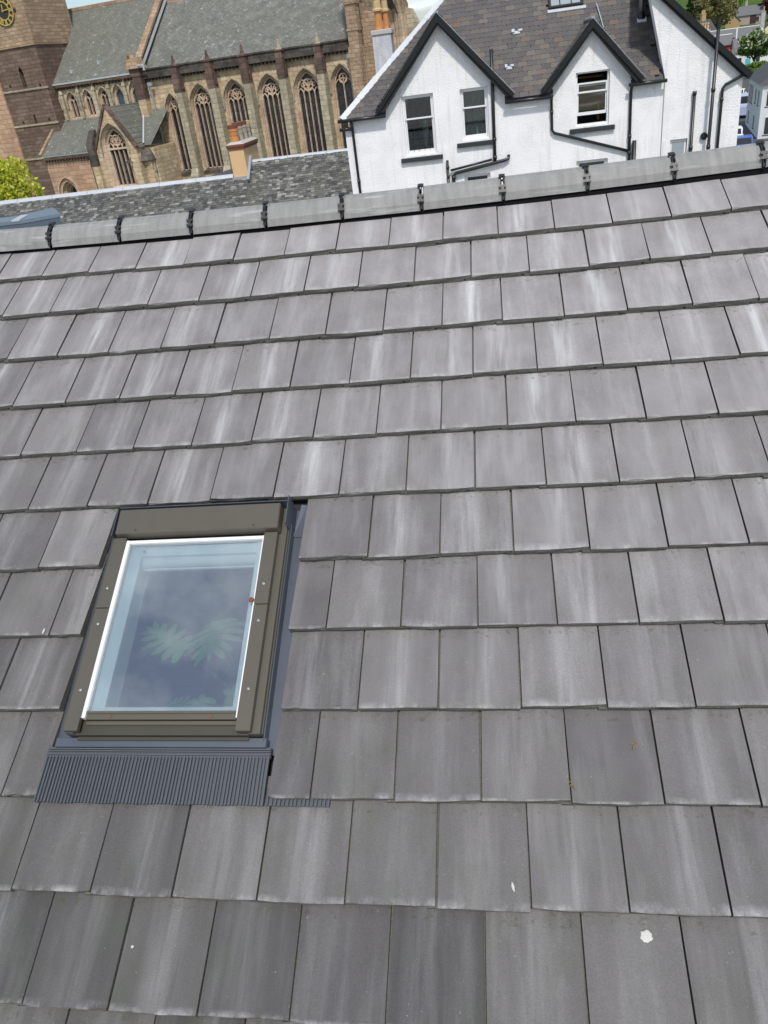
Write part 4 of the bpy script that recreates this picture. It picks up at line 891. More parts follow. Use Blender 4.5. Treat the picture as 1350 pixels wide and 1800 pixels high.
for i, (x, y, mt) in enumerate(((-.05, -.72, 'pot_orange'), (-.02, -.18, 'pot_grey'), (0, .34, 'pot_grey'), (.02, .80, 'pot_grey'))):
    h = (.46, .50, .50, .48)[i]; b = MB(); b.lathe([(.17, 0), (.155, h*.45), (.165, h*.5), (.175, h*.8), (.19, h*.82), (.19, h), (.14, h)], (x, y, 1.86), 14); p = b.build('pot', mt, cc)
    b = MB(); b.lathe([(.195, 0), (.20, .12), (.17, .13)], (x, y, 1.86+h), 14); b.build('pot_rim', 'brick_red' if i < 3 else 'pot_buff', p)
# flat-topped lead-capped block at the far left
lb = thing('lead_clad_block', 'blue-grey lead capped flat roof block rising behind the ridge at left', 'roof block', (-9.4, 12.4, 0))
pl = [(-13.5, 12), (-9.35, 12), (-8.70, 12.40), (-9.50, 13.62), (-9.93, 12.76), (-13.5, 12.86)]
ctr = Vector((-9.4, 12.5)); ins = [tuple(ctr+(Vector(p)-ctr)*.975) for p in pl]
b = MB(); b.ext(pl, 5.68, 5.75, 'z'); wpart(b, 'lead_cap', 'lead_blue', lb); b = MB(); b.ext(ins, 0, 5.68, 'z'); wpart(b, 'wall', 'lead_blue_shade', lb)
b = MB(); b.hexa([(-9.62, 11.99, 5.735), (-9.42, 11.99, 5.735), (-9.62, 12.75, 5.735), (-9.82, 12.75, 5.735), (-9.62, 11.99, 5.765), (-9.42, 11.99, 5.765), (-9.62, 12.75, 5.765), (-9.82, 12.75, 5.765)]); wpart(b, 'lead_seam', 'lead_white', lb)
# ------------------------------------------------------------------ cathedral (local x along the wall, y away from us)
CO = (-16.776, 58.247, 0); CR = (0, 0, R(-12)); GB = -2.6
ca = thing('cathedral', 'weathered sandstone cathedral with tall traceried windows and grey slate roofs', 'cathedral', CO, CR)
def tracery(x0, x1, zb, zs, za, lights, y, big=True):
    """stone bars of a pointed window: frame, mullions, light heads, and a foiled circle above"""
    b = MB(); c = (x0+x1)/2; a = (x1-x0)/2; d = .16; V = lambda pts: [(p[0], y, p[1]) for p in pts]
    b.sweep(V(arch(x0, x1, zb, zs, za)), .08, d+.06)
    lw = (x1-x0)/lights; zl = zs-.02 if big else zs+.02
    for i in range(1, lights): b.sweep([(x0+i*lw, y, zb), (x0+i*lw, y, zl+.12 if i % 2 else zl+.30)], 0.052, d+(.05 if i*2 == lights else 0))
    for i in range(lights): b.sweep(V(arch(x0+i*lw, x0+(i+1)*lw, zl-.10, zl-.08, zl+lw*.72, 4)[1:-1]), .055, d*.8)
    if lights == 4:
        for i in (0, 1):
            q = arch(x0+i*a, x0+(i+1)*a, zl, zl+.05, zl+a*1.02, 5)[1:-1]; b.sweep(V(q), .07, d)
            cx, cz, r = x0+i*a+a/2, zl+a*.60, a*.15; b.sweep([(cx+r*math.cos(t), y, cz+r*math.sin(t)) for t in [k*math.pi/4 for k in range(8)]], .04, d*.7, closed=True)
    if lights >= 2 and big:
        r = a*.44; cz = za-a*.92 if lights == 4 else za-a*1.0
        b.sweep([(c+r*math.cos(t), y, cz+r*math.sin(t)) for t in [k*math.pi/9 for k in range(18)]], .07, d, closed=True)
        for k in range(4):
            t = k*math.pi/2+math.pi/4; q = r*.48; b.sweep([(c+r*.5*math.cos(t)+q*math.cos(s), y, cz+r*.5*math.sin(t)+q*math.sin(s)) for s in [j*math.pi/4 for j in range(8)]], .028, d*.6, closed=True)
    return b
def gothic(x0, x1, zb, zs, za, lights, y0=0., dp=.42, big=True, hood=.24, glass='leaded', mat='moulding'):
    w_ = tracery(x0, x1, zb, zs, za, lights, y0+dp-.10, big).build('window', mat, ca)
    g_ = MB(); g_.add([(p[0], y0+dp, p[1]) for p in arch(x0, x1, zb, zs, za)], []); pts = arch(x0, x1, zb, zs, za)
    tr = geometry.tessellate_polygon([[Vector((p[0], p[1], 0)) for p in pts]]); g_.add([(p[0], y0+dp-.02, p[1]) for p in pts], [tuple(t) for t in tr]); g_.build('pane', glass, w_)
    if hood:
        h_ = MB(); e = hood; q = arch(x0-e, x1+e, zs-.35, zs, za+e*1.25)[1:-1]; h_.sweep([(p[0], y0-.05, p[1]) for p in [(x0-e, zs-.4)]+q+[(x1+e, zs-.4)]], .09, .14); h_.build('hood_mould', 'stone_grey', w_)
        q = arch(x0-e*.5, x1+e*.5, zb, zs, za+e*.62)
        o_ = MB(); o_.sweep([(p[0], y0+dp*.45, p[1]) for p in q], .07, .10); o_.build('roll_moulding', mat, w_)
    s_ = MB(); s_.hexa([(x0-.2, y0-.06, zb-.22), (x1+.2, y0-.06, zb-.22), (x1+.2, y0+dp, zb-.22), (x0-.2, y0+dp, zb-.22), (x0-.2, y0-.06, zb-.16), (x1+.2, y0-.06, zb-.16), (x1+.2, y0+dp, zb-.005), (x0-.2, y0+dp, zb-.005)]); s_.build('sill', 'stone_soot', w_)
    return w_
WIN = [(-6.44, .48, 2.36, 6.45, 7.48, 2), (-3.88, .80, 2.36, 6.62, 7.84, 4), (-.98, .80, 2.40, 6.62, 7.84, 4), (1.88, .82, 2.55, 6.62, 7.88, 4), (4.80, .85, 2.55, 6.62, 7.88, 4), (7.52, .66, 2.55, 6.75, 7.88, 2)]
mb = MB(); ho, hi = [], []
for c, a, zb, zs, za, l in WIN:
    ho.append(arch(c-a-.17, c+a+.17, zb-.16, zs, za+.19)); hi.append(arch(c-a, c+a, zb, zs, za))
panel(mb, rect(-8.6, 9.4, GB, 8.95), ho, 0, .42, hi, 0, 1)
mb.build('choir_wall', ['stone_ochre', 'moulding'], ca)
for c, a, zb, zs, za, l in WIN: gothic(c-a, c+a, zb, zs, za, l)
# parapet with corbel table
b = MB(); b.box(-8.35, 8.55, -.30, .02, 8.90, 9.42); b.box(-8.35, 8.55, -.36, -.30, 8.86, 8.93); b.box(-8.35, 8.55, -.38, .06, 9.42, 9.52); b.build('parapet', 'stone_soot', ca)
cm_ = MB(); cm_.box(-.07, .07, -.28, 0, 0, .16); cm_ = cm_.mesh('corbel', 'stone_soot')
for i in range(56):
    o = link('corbel', cm_, ca); o.location = (-8.2+i*.3, -.001, 8.70)
b = MB(); b.box(-8.5, 8.5, -.10, -.002, 2.02, 2.14); b.build('string_course', 'stone_soot', ca)
# buttresses with dark heads and pinnacles
for i, x in enumerate((-5.22, -2.38, .48, 3.32, 6.28)):
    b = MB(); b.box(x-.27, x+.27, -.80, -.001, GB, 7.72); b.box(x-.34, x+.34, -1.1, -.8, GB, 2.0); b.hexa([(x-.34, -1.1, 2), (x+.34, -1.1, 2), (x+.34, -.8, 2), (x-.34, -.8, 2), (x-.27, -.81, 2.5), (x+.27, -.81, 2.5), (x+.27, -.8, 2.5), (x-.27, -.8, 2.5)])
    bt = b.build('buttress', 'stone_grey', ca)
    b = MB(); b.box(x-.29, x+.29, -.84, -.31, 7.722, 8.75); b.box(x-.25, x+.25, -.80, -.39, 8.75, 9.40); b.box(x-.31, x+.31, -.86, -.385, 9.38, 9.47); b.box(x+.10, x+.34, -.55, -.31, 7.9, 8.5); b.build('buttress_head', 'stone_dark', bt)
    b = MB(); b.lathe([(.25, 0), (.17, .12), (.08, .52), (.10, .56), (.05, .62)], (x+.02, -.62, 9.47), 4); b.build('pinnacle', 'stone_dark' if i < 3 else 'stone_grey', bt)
# choir roof, gables and coping
b = MB(); b.add([(-8.5, .02, 9.15), (9.2, .02, 9.15), (9.2, 5.6, 13.86), (-8.5, 5.6, 13.86), (9.2, 11.2, 9.15), (-8.5, 11.2, 9.15)], [(0, 1, 2, 3), (3, 2, 4, 5)]); b.build('choir_roof', 'far_slate_choir', ca, fixn=False)
b = MB(); b.box(-8.5, 9.2, 5.5, 5.7, 13.80, 14.02); b.build('choir_ridge', 'stone_pink', ca)
b = MB(); b.ext([(-.3, 9.3), (5.6, 14.35), (11.5, 9.3), (11.5, 8.2), (-.3, 8.2)], -8.95, -8.6, 'x'); b.build('dividing_gable', 'stone_dark', ca)
b = MB(); b.sweep([(-8.78, -.4, 9.55), (-8.78, 5.6, 14.5)], .16, .52, (1, 0, 0)); b.build('gable_coping', 'stone_tower_top', ca)
b = MB(); b.sweep([(-8.45, -.2, 9.35), (-8.45, 5.6, 14.1)], .05, .25, (1, 0, 0)); b.build('gable_lead', 'lead_dull', ca)
# big buttress and turret between nave and choir
b = MB(); b.box(-8.95, -8.30, -.62, .3, GB, 7.6); b.build('corner_pier', 'stone_ochre', ca)
b = MB(); b.box(-9.0, -8.25, -.68, .3, 7.601, 9.1); b.box(-9.06, -8.2, -.74, .3, 9.1, 9.6); tt = b.build('turret', 'stone_dark', ca)
b = MB(); b.hexa([(-9.2, -.9, 9.6), (-8.1, -.9, 9.6), (-8.1, .3, 9.6), (-9.2, .3, 9.6), (-9.0, -.7, 10.25), (-8.35, -.7, 10.25), (-8.35, .2, 10.35), (-9.0, .2, 10.35)]); b.lathe([(.22, 0), (.1, .35), (.05, .75)], (-8.75, -.4, 10.2), 6); b.box(-9.3, -9.1, -.5, -.2, 9.9, 10.5); b.build('turret_cap', 'stone_tower_top', tt)
b = MB(); b.box(-8.2, -7.6, -.85, -.75, 9.72, 9.84); b.box(-7.72, -7.6, -.85, -.75, 9.4, 9.72); b.build('rain_spout', 'lead_white', tt)
b = MB(); b.tube([(-7.75, -.42, 8.5), (-7.72, -.42, 2.1)], .05, 6); b.box(-7.92, -7.55, -.5, -.28, 8.35, 8.6); b.build('downpipe', 'lead_dull', ca)
b = MB(); b.tube([(8.35, -.3, 8.7), (8.35, -.3, 2)], .05, 6); b.box(8.22, 8.5, -.4, -.2, 8.35, 8.6); b.build('downpipe', 'lead_dull', ca)
# east end: corner buttress, gable wall with the great window seen at a slant
b = MB(); b.box(8.58, 9.38, -.85, -.001, GB, 9.0); b.box(8.62, 9.34, -.72, 1.2, 9.0, 16.0); b.box(8.56, 9.40, -.80, .8, 11.4, 11.6); b.box(8.56, 9.40, -.76, .8, 9.9, 10.05); b.build('corner_buttress', 'stone_tower_top', ca)
b = MB(); ew = arch(3.1, 9.7, 3.0, 9.3, 14.4, 9)
panel(b, [(0, GB), (11.3, GB), (11.3, 11.6), (10.8, 11.9), (5.65, 16.2), (0, 11.4)], [ew], 9.4, .9, [arch(3.9, 8.9, 3.2, 9.3, 13.2, 9)], 0, 1, ax='x', flip=-1); b.build('east_wall', ['stone_tower_top', 'moulding'], ca)
b = MB(); pts = arch(3.85, 8.95, 3.2, 9.3, 13.2, 9); tr = geometry.tessellate_polygon([[Vector((p[0], p[1], 0)) for p in pts]]); b.add([(8.5, p[0], p[1]) for p in pts], [tuple(t) for t in tr]); eg = b.build('east_window', 'leaded', ca)
b = MB()
for y in (4.9, 6.4, 7.9): b.sweep([(8.65, y, 3.2), (8.65, y, 11.6)], .18, .2, (1, 0, 0))
for y0_, y1_ in ((3.9, 6.4), (6.4, 8.9)): b.sweep([(8.65, p[0], p[1]) for p in arch(y0_, y1_, 8.0, 8.4, 10.9, 5)], .14, .2, (1, 0, 0))
for e, xx in ((.15, 9.46), (-.25, 9.2), (-.5, 9.0)): b.sweep([(xx, p[0], p[1]) for p in arch(3.1-e, 9.7+e, 3.0, 9.3, 14.4+e*1.3, 9)], .16, .2, (1, 0, 0))
b.build('east_tracery', 'moulding', eg)
b = MB(); b.box(9.402, 10.5, .2, 1.5, GB, 9.55); b.hexa([(9.402, .2, 9.55), (10.5, .2, 9.55), (10.5, 1.5, 9.55), (9.402, 1.5, 9.55), (9.402, .3, 11.0), (10.3, .3, 10.8), (10.3, 1.4, 10.8), (9.402, 1.4, 11.0)]); b.build('east_buttress', 'stone_tower_top', ca)
b = MB(); b.box(9.402, 10.5, 10.2, 11.35, GB, 9.8); b.hexa([(9.402, 10.2, 9.8), (10.5, 10.2, 9.8), (10.5, 11.35, 9.8), (9.402, 11.35, 9.8), (9.402, 10.3, 11.3), (9.8, 10.3, 11.2), (9.8, 11.25, 11.2), (9.402, 11.25, 11.3)]); b.build('east_buttress', 'stone_grey', ca)
# nave: clerestory, eaves, roof
CW = [(-17.0, .34, 6.95, 7.95, 8.58, 2), (-15.40, .34, 6.95, 7.95, 8.58, 2), (-13.86, .34, 6.98, 7.98, 8.60, 2), (-12.36, .34, 7.0, 8.0, 8.60, 2), (-10.98, .37, 7.28, 7.95, 8.66, 1), (-9.50, .33, 7.22, 7.95, 8.72, 1)]
b = MB(); ho = []; hi = []
for c, a, zb, zs, za, l in CW: ho.append(arch(c-a-.10, c+a+.10, zb-.08, zs, za+.12)); hi.append(arch(c-a, c+a, zb, zs, za))
panel(b, rect(-30, -8.62, GB, 9.12), ho, 0, .30, hi, 0, 1); b.build('clerestory_wall', ['stone_ochre', 'moulding'], ca)
for c, a, zb, zs, za, l in CW: gothic(c-a, c+a, zb, zs, za, l, 0, .30, False, .17, 'leaded' if l == 2 else 'blue_glass')
for x in (-16.2, -14.6, -13.1, -11.72, -10.25):
    b = MB(); b.box(x-.13, x+.13, -.22, -.001, 6.8, 8.6); b.hexa([(x-.16, -.25, 8.6), (x+.16, -.25, 8.6), (x+.16, 0, 8.6), (x-.16, 0, 8.6), (x-.06, -.1, 9.1), (x+.06, -.1, 9.1), (x+.06, 0, 9.1), (x-.06, 0, 9.1)]); b.build('pilaster', 'stone_grey', ca)
b = MB(); b.box(-30, -9.0, -.24, -.001, 9.10, 9.26); b.build('eaves_course', 'stone_pink', ca)
em = MB(); em.box(-.06, .06, -.2, 0, 0, .18); em = em.mesh('corbel', 'stone_dark')
for i in range(30): o = link('corbel', em, ca); o.location = (-17.6+i*.29, -.002, 8.92)
b = MB(); b.box(-30, -9.1, -.42, -.22, 9.28, 9.38); b.build('eaves_gutter', 'lead_white', ca)
b = MB(); b.box(-18, -8.7, -.12, -.003, 6.74, 6.86); b.build('string_course', 'stone_grey', ca)
b = MB(); b.add([(-30, -.34, 9.36), (-8.9, -.34, 9.36), (-8.9, 5.6, 14.45), (-30, 5.6, 14.45), (-8.9, 11.5, 9.36), (-30, 11.5, 9.36)], [(0, 1, 2, 3), (3, 2, 4, 5)]); b.build('nave_roof', 'far_slate', ca, fixn=False)
b = MB(); b.box(-30, -8.7, 5.48, 5.72, 14.36, 14.60); b.build('nave_ridge', 'stone_tower_top', ca)
for x, y in ((-15.0, .35), (-12.6, .75)): b = MB(); b.box(x-.05, x+.09, y-.1, y+.3, 9.36+(y+.34)*.857-.02, 9.36+(y+.34)*.857+.25); b.build('roof_vent', 'lead_white', ca)
# aisle, doorway and the gabled chapel in front
dr = arch(-16.55, -14.95, GB, 1.75, 2.75); b = MB()
panel(b, rect(-17.2, -11.3, GB, 4.5), [dr], -3, .8, [arch(-16.1, -15.4, GB, 1.6, 2.2)], 0, 1); b.box(-17.2, -17.0, -2.98, 0, GB, 4.4); b.build('aisle_wall', ['stone_pink', 'moulding'], ca)
for e, yy in ((.18, -3.04), (-.05, -2.9), (-.22, -2.6), (-.38, -2.35)): b = MB(); b.sweep([(p[0], yy, p[1]) for p in arch(-16.55-e, -14.95+e, GB, 1.75, 2.75+e*1.2)], .10, .14); b.build('door_moulding', 'moulding', ca)
b = MB(); b.box(-16.15, -15.35, -2.2, -2.1, GB, 2.3); b.build('door', 'dark_soffit', ca)
b = MB(); b.add([(-17.25, -3.25, 4.62), (-9.0, -3.25, 4.62), (-9.0, -.01, 6.84), (-17.25, -.01, 6.84)], [(0, 1, 2, 3)]); b.add([(-17.25, -3.25, 4.5), (-9.0, -3.25, 4.5), (-9.0, -.01, 6.72), (-17.25, -.01, 6.72)], [(3, 2, 1, 0)]); b.build('aisle_roof', 'far_slate', ca, fixn=False)
b = MB(); b.sweep([(-17.3, -3.3, 4.66), (-17.3, 0, 6.92)], .16, .22, (1, 0, 0)); b.build('aisle_coping', 'stone_tower_top', ca)
b = MB(); b.box(-17.25, -12.7, -3.34, -3.2, 4.50, 4.60); b.build('aisle_gutter', 'lead_dull', ca)
b = MB(); b.box(-17.2, -12.7, -3.18, -3.001, 4.30, 4.46); b.build('aisle_eaves', 'stone_pink', ca)
for i in range(16): o = link('corbel', em, ca); o.location = (-17.05+i*.28, -3.001, 4.13)
b = MB(); b.tube([(-12.72, -3.25, 4.3), (-12.72, -3.25, 0)], .07, 6); b.box(-12.9, -12.5, -3.35, -3.05, 4.0, 4.3); b.build('downpipe', 'dark_soffit', ca)
cw = arch(-10.74, -8.50, 2.0, 4.75, 6.30); b = MB()
panel(b, [(-11.35, GB), (-7.85, GB), (-7.85, 4.7), (-9.62, 7.50), (-11.35, 4.7)], [cw], -4, .5, [arch(-10.42, -8.82, 2.1, 4.75, 5.90)], 0, 1)
for x in (-11.35, -7.85): b.add([(x, -4, GB), (x, 0, GB), (x, 0, 4.7), (x, -4, 4.7)], [(0, 1, 2, 3)])
b.build('chapel_wall', ['stone_ochre', 'moulding'], ca)
gothic(-10.42, -8.82, 2.1, 4.75, 5.90, 4, -4, .5, True, .40)
b = MB(); b.box(-10.4, -8.84, -3.75, -3.62, 4.55, 4.68); b.build('transom', 'moulding', ca)
b = MB(); b.add([(-11.45, -3.85, 4.55), (-9.62, -3.85, 7.42), (-9.62, .3, 7.42), (-11.45, .3, 4.55), (-7.75, -3.85, 4.55), (-7.75, .3, 4.55)], [(0, 1, 2, 3), (1, 4, 5, 2)]); b.build('chapel_roof', 'far_slate', ca, fixn=False)
for s in (-1, 1): b = MB(); b.sweep([(-9.62+s*1.85, -3.95, 4.62), (-9.62, -3.95, 7.58)], .18, .3); b.build('chapel_coping', 'stone_dark', ca)
b = MB(); b.sweep([(-11.47, -3.4, 4.62), (-10.75, -1.4, 5.9), (-10.12, -.2, 6.72)], .13, .10, (0, -.5, .8)); b.build('valley_lead', 'lead_white', ca)
b = MB(); b.sweep([(-7.78, -3.0, 4.75), (-9.0, -.2, 6.80)], .12, .08, (.6, -.6, .5)); b.build('valley_lead', 'lead_white', ca)
b = MB(); b.box(-11.95, -11.36, -4.3, -3.4, 3.6, 5.1); b.hexa([(-11.95, -4.3, 5.1), (-11.36, -4.3, 5.1), (-11.36, -3.4, 5.1), (-11.95, -3.4, 5.1), (-11.9, -3.6, 6.0), (-11.4, -3.6, 6.0), (-11.4, -3.4, 6.05), (-11.9, -3.4, 6.05)]); b.build('buttress_head', 'stone_soot', ca); b = MB(); b.box(-11.93, -11.37, -4.28, -3.4, GB, 3.599); b.build('chapel_buttress', 'stone_ochre', ca)
b = MB(); b.box(-8.0, -7.2, -3.4, -3.0, GB, 3.6); b.box(-7.84, -7.0, -3.0, -.002, GB, 4.4); b.build('chapel_annex', 'stone_ochre', ca)
b = MB(); b.hexa([(-9.0, -4.25, 3.6), (-7.0, -3.5, 3.6), (-7.0, -2.9, 3.6), (-8.0, -2.9, 3.6), (-8.1, -3.6, 4.3), (-7.3, -3.2, 4.2), (-7.3, -2.9, 4.4), (-8.0, -2.9, 4.4)]); b.build('annex_cap', 'stone_soot', ca)
b = MB(); b.add([(-7.8, -3.0, 4.60), (-7.15, -3.0, 4.60), (-6.9, -.02, 6.75), (-9.0, -.02, 6.85)], [(0, 1, 2, 3)]); b.build('annex_roof', 'far_slate', ca, fixn=False)
gothic(-7.62, -7.22, 1.7, 3.2, 3.65, 2, -3.18, .05, False, .12)

# ------------------------------------------------------------------ clock tower
tw = thing('clock_tower', 'red-brown stone bell tower with a gold skeleton clock at left', 'tower', CO, CR)
def stage(x0, x1, y0, y1, z0, z1, mat): b = MB(); b.box(x0, x1, y0, y1, z0, z1); return b.build('tower_stage', mat, tw)
b = MB(); sl = arch(-18.86, -18.46, 9.42, 10.45, 10.85, 4); sl2 = rect(-18.76, -18.56, 6.88, 7.5)
holes = [rect(x-.09, x+.09, z, z+.2) for x, z in ((-17.2, 9.35), (-20.1, 9.55), (-17.3, 6.95), (-19.9, 6.95), (-21.8, 7.0), (-21.0, 4.45), (-19.0, 4.6))]
panel(b, rect(-24, -16.58, GB, 12.1), [sl, sl2]+holes, -1, .35); b.add([(-16.58, -1, GB), (-16.58, 4.2, GB), (-16.58, 4.2, 12.1), (-16.58, -1, 12.1)], [(0, 1, 2, 3)]); b.add([(-24, 4.2, GB), (-16.58, 4.2, GB), (-16.58, 4.2, 12.1), (-24, 4.2, 12.1)], [(0, 1, 2, 3)]); b.add([(-24, -1, GB), (-24, 4.2, GB), (-24, 4.2, 12.1), (-24, -1, 12.1)], [(0, 1, 2, 3)])
b.build('lower_stage', 'stone_tower', tw)
b = MB(); b.box(-18.9, -18.4, -.66, -.64, 9.3, 10.9); b.box(-18.8, -18.5, -.66, -.64, 6.8, 7.6); b.build('slit_window', 'clock_black', tw)
b = MB()
for x, z in ((-17.2, 9.35), (-20.1, 9.55), (-17.3, 6.95), (-19.9, 6.95), (-21.8, 7.0), (-21.0, 4.45), (-19.0, 4.6)): b.box(x-.12, x+.12, -.66, -.64, z-.05, z+.25)
b.build('putlog_holes', 'clock_black', tw)
b = MB(); b.box(-23.95, -16.64, -.94, 4.15, 12.26, 23); b.build('upper_stage', 'stone_tower_top', tw)
b = MB(); b.box(-24.1, -16.5, -1.1, 4.3, 12.1, 12.26); b.build('string_course', 'stone_tower_top', tw)
for z in (9.20, 6.74, 4.30): b = MB(); b.box(-24.06, -16.52, -1.07, -.93, z, z+.13); b.build('string_course', 'stone_grey', tw)
b = MB(); b.box(-24.05, -20.9, -1.13, -1.001, GB, 9.9); b.hexa([(-24.05, -1.13, 9.9), (-20.9, -1.13, 9.9), (-20.9, -1.0, 9.9), (-24.05, -1.0, 9.9), (-24.05, -1.01, 10.4), (-20.9, -1.01, 10.4), (-20.9, -1.0, 10.4), (-24.05, -1.0, 10.4)]); b.build('corner_strip', 'stone_pink', tw, label='paler pink stone strip up the corner of the tower')
b = MB(); b.box(-24.15, -16.4, -1.15, 4.35, 23, 23.3)
for i in range(9): b.box(-24.1+i*.9, -23.55+i*.9, -1.1, -.8, 23.3, 23.9)
b.build('parapet', 'stone_tower_top', tw)
for x in (-22.2, -20.3, -18.4):
    q = arch(x-.5, x+.5, 18, 20.3, 21.2); b = MB(); tr = geometry.tessellate_polygon([[Vector((p[0], p[1], 0)) for p in q]]); b.add([(p[0], -.95, p[1]) for p in q], [tuple(t) for t in tr]); lv_ = b.build('belfry_louvre', 'clock_black', tw); b = MB(); b.sweep([(p[0], -.96, p[1]) for p in q], .12, .1); b.build('belfry_arch', 'moulding', lv_)
ccx, ccz, cy = -18.55, 14.5, -1.0
b = MB(); b.tube([(ccx, -.93, ccz), (ccx, cy, ccz)], .93, 28); clk = b.build('clock_face', 'clock_black', tw, label='black clock face with gold skeleton numerals')
b = MB()
for r in (.92, .58): b.sweep([(ccx+r*math.cos(t), cy-.03, ccz+r*math.sin(t)) for t in [k*math.pi/18 for k in range(36)]], .07, .05, closed=True)
b.build('dial_ring', 'gold', clk)
b = MB()
for k, nbar in zip(range(12), (1, 2, 3, 2, 2, 3, 4, 4, 2, 1, 2, 3)):
    t = math.pi/2-(k+1)*math.pi/6
    for j in range(nbar):
        s = t+(j-(nbar-1)/2)*.10; b.sweep([(ccx+.60*math.cos(s), cy-.03, ccz+.60*math.sin(s)), (ccx+.90*math.cos(s), cy-.03, ccz+.90*math.sin(s))], .05, .04)
b.build('numerals', 'gold', clk)
b = MB(); b.sweep([(ccx-.1, cy-.06, ccz+.0), (ccx+.62, cy-.06, ccz+.05)], .06, .03); b.sweep([(ccx, cy-.06, ccz-.08), (ccx+.06, cy-.06, ccz+.42)], .07, .03); b.build('clock_hands', 'gold', clk)
for x, z in ((ccx+.2, ccz+1.05), (ccx+1.05, ccz-.05)): b = MB(); b.box(x-.09, x+.09, -1.02, -.945, z-.09, z+.09); b.build('dial_bracket', 'clock_black', clk)

# ------------------------------------------------------------------ trees
def leaves(name, mat, pts, size, seed, parent, asp=1.5, droop=0.):
    rs = np.random.RandomState(seed); P = np.array(pts); n = len(P)
    a = rs.normal(size=(n, 3)); a[:, 2] -= droop; a /= np.linalg.norm(a, axis=1)[:, None]; b_ = rs.normal(size=(n, 3)); b_ -= a*(a*b_).sum(1)[:, None]; b_ /= np.linalg.norm(b_, axis=1)[:, None]
    s = (size*rs.uniform(.6, 1.3, n))[:, None]; A = a*s*asp/2; B = b_*s/2
    V = np.stack([P-A, P+B*.9-A*.1, P+A, P-B*.9-A*.1], 1).reshape(-1, 3)
    me = bpy.data.meshes.new(name); me.from_pydata(V.tolist(), [], np.arange(4*n).reshape(-1, 4).tolist()); me.materials.append(M[mat])
    at = me.attributes.new('rnd', 'FLOAT', 'FACE'); at.data.foreach_set('value', np.clip(rs.normal(.5, .25, n), 0, 1)); return link(name, me, parent)
def tree(name, label, loc, h, cr, mat, nl, size, seed, group=None, trunk_h=.35, clumps=26, cone=False, flowers=0, asp=1.5, cat='tree', sq=1.0):
    r = random.Random(seed); rs = np.random.RandomState(seed); t = thing(name, label, cat, loc, group=group); tb = MB(); th = h*trunk_h
    tb.tube([(0, 0, -.3), (.02*h, .01*h, th*.6), (.0, 0, th*1.2), (.01*h, 0, h*.8)], [h*.028, h*.022, h*.017, h*.004], 8)
    cz = (h+th)/2+.02*h; rz_ = (h-th)/2; cen = []
    for i in range(clumps):
        if cone:
            f = (i+.5)/clumps; a = i*2.4; q = cr*(1-f)*.75*r.uniform(.6, 1.1); c = Vector((q*math.cos(a), q*math.sin(a), th*.5+(h-th*.5)*f)); rad = cr*(.18+.30*(1-f))
        else:
            while True:
                d = Vector((r.uniform(-1, 1), r.uniform(-1, 1), r.uniform(-1, 1)))
                if .25 < d.length < 1: break
            d = d.normalized()*(d.length**.45); c = Vector((d.x*cr*.80, d.y*cr*.80, cz+d.z*rz_*.82*sq)); rad = cr*r.uniform(.20, .36)
        cen.append((c, rad))
        if not cone and i % 2 == 0: tb.tube([(0, 0, th*r.uniform(.6, 1.1)), (c.x*.5, c.y*.5, (th+c.z)/2), c], [h*.012, h*.008, h*.003], 6)
    tb.build('trunk', 'bark', t, smooth=True); pts = []; w_ = np.array([q**2 for _, q in cen]); w_ /= w_.sum()
    for (c, rad), f in zip(cen, w_):
        k = max(8, int(nl*f)); d = rs.normal(size=(k, 3)); d /= np.linalg.norm(d, axis=1)[:, None]; d *= (rad*rs.uniform(.25, 1.12, k)**.6)[:, None]; d[:, 2] *= .75; pts.append(d+np.array(c))
    pts = np.concatenate(pts); leaves('crown', mat, pts, size, seed+1, t, asp, .2)
    if flowers:
        top = pts[(pts[:, 2] > cz-rz_*.6)]; fl_ = top[rs.choice(len(top), flowers)] + rs.normal(size=(flowers, 3))*.15+np.array([0, -.2, .15]); leaves('blossom', 'blossom', fl_, size*1.1, seed+2, t, 2.2)
    return t
tree('lime_tree', 'bright yellow-green tree at left edge in front of the tower', (-28.6, 42, gz(42)), 6.7, 2.5, 'leaf_lime', 8000, .17, 11, trunk_h=.28, clumps=46)
tree('sapling', 'sparse leafy sapling between the white house corner and the tall windows', (-4.72, 30.6, gz(30.6)), 6.55, .5, 'leaf_fresh', 260, .13, 12, trunk_h=.72, clumps=9)

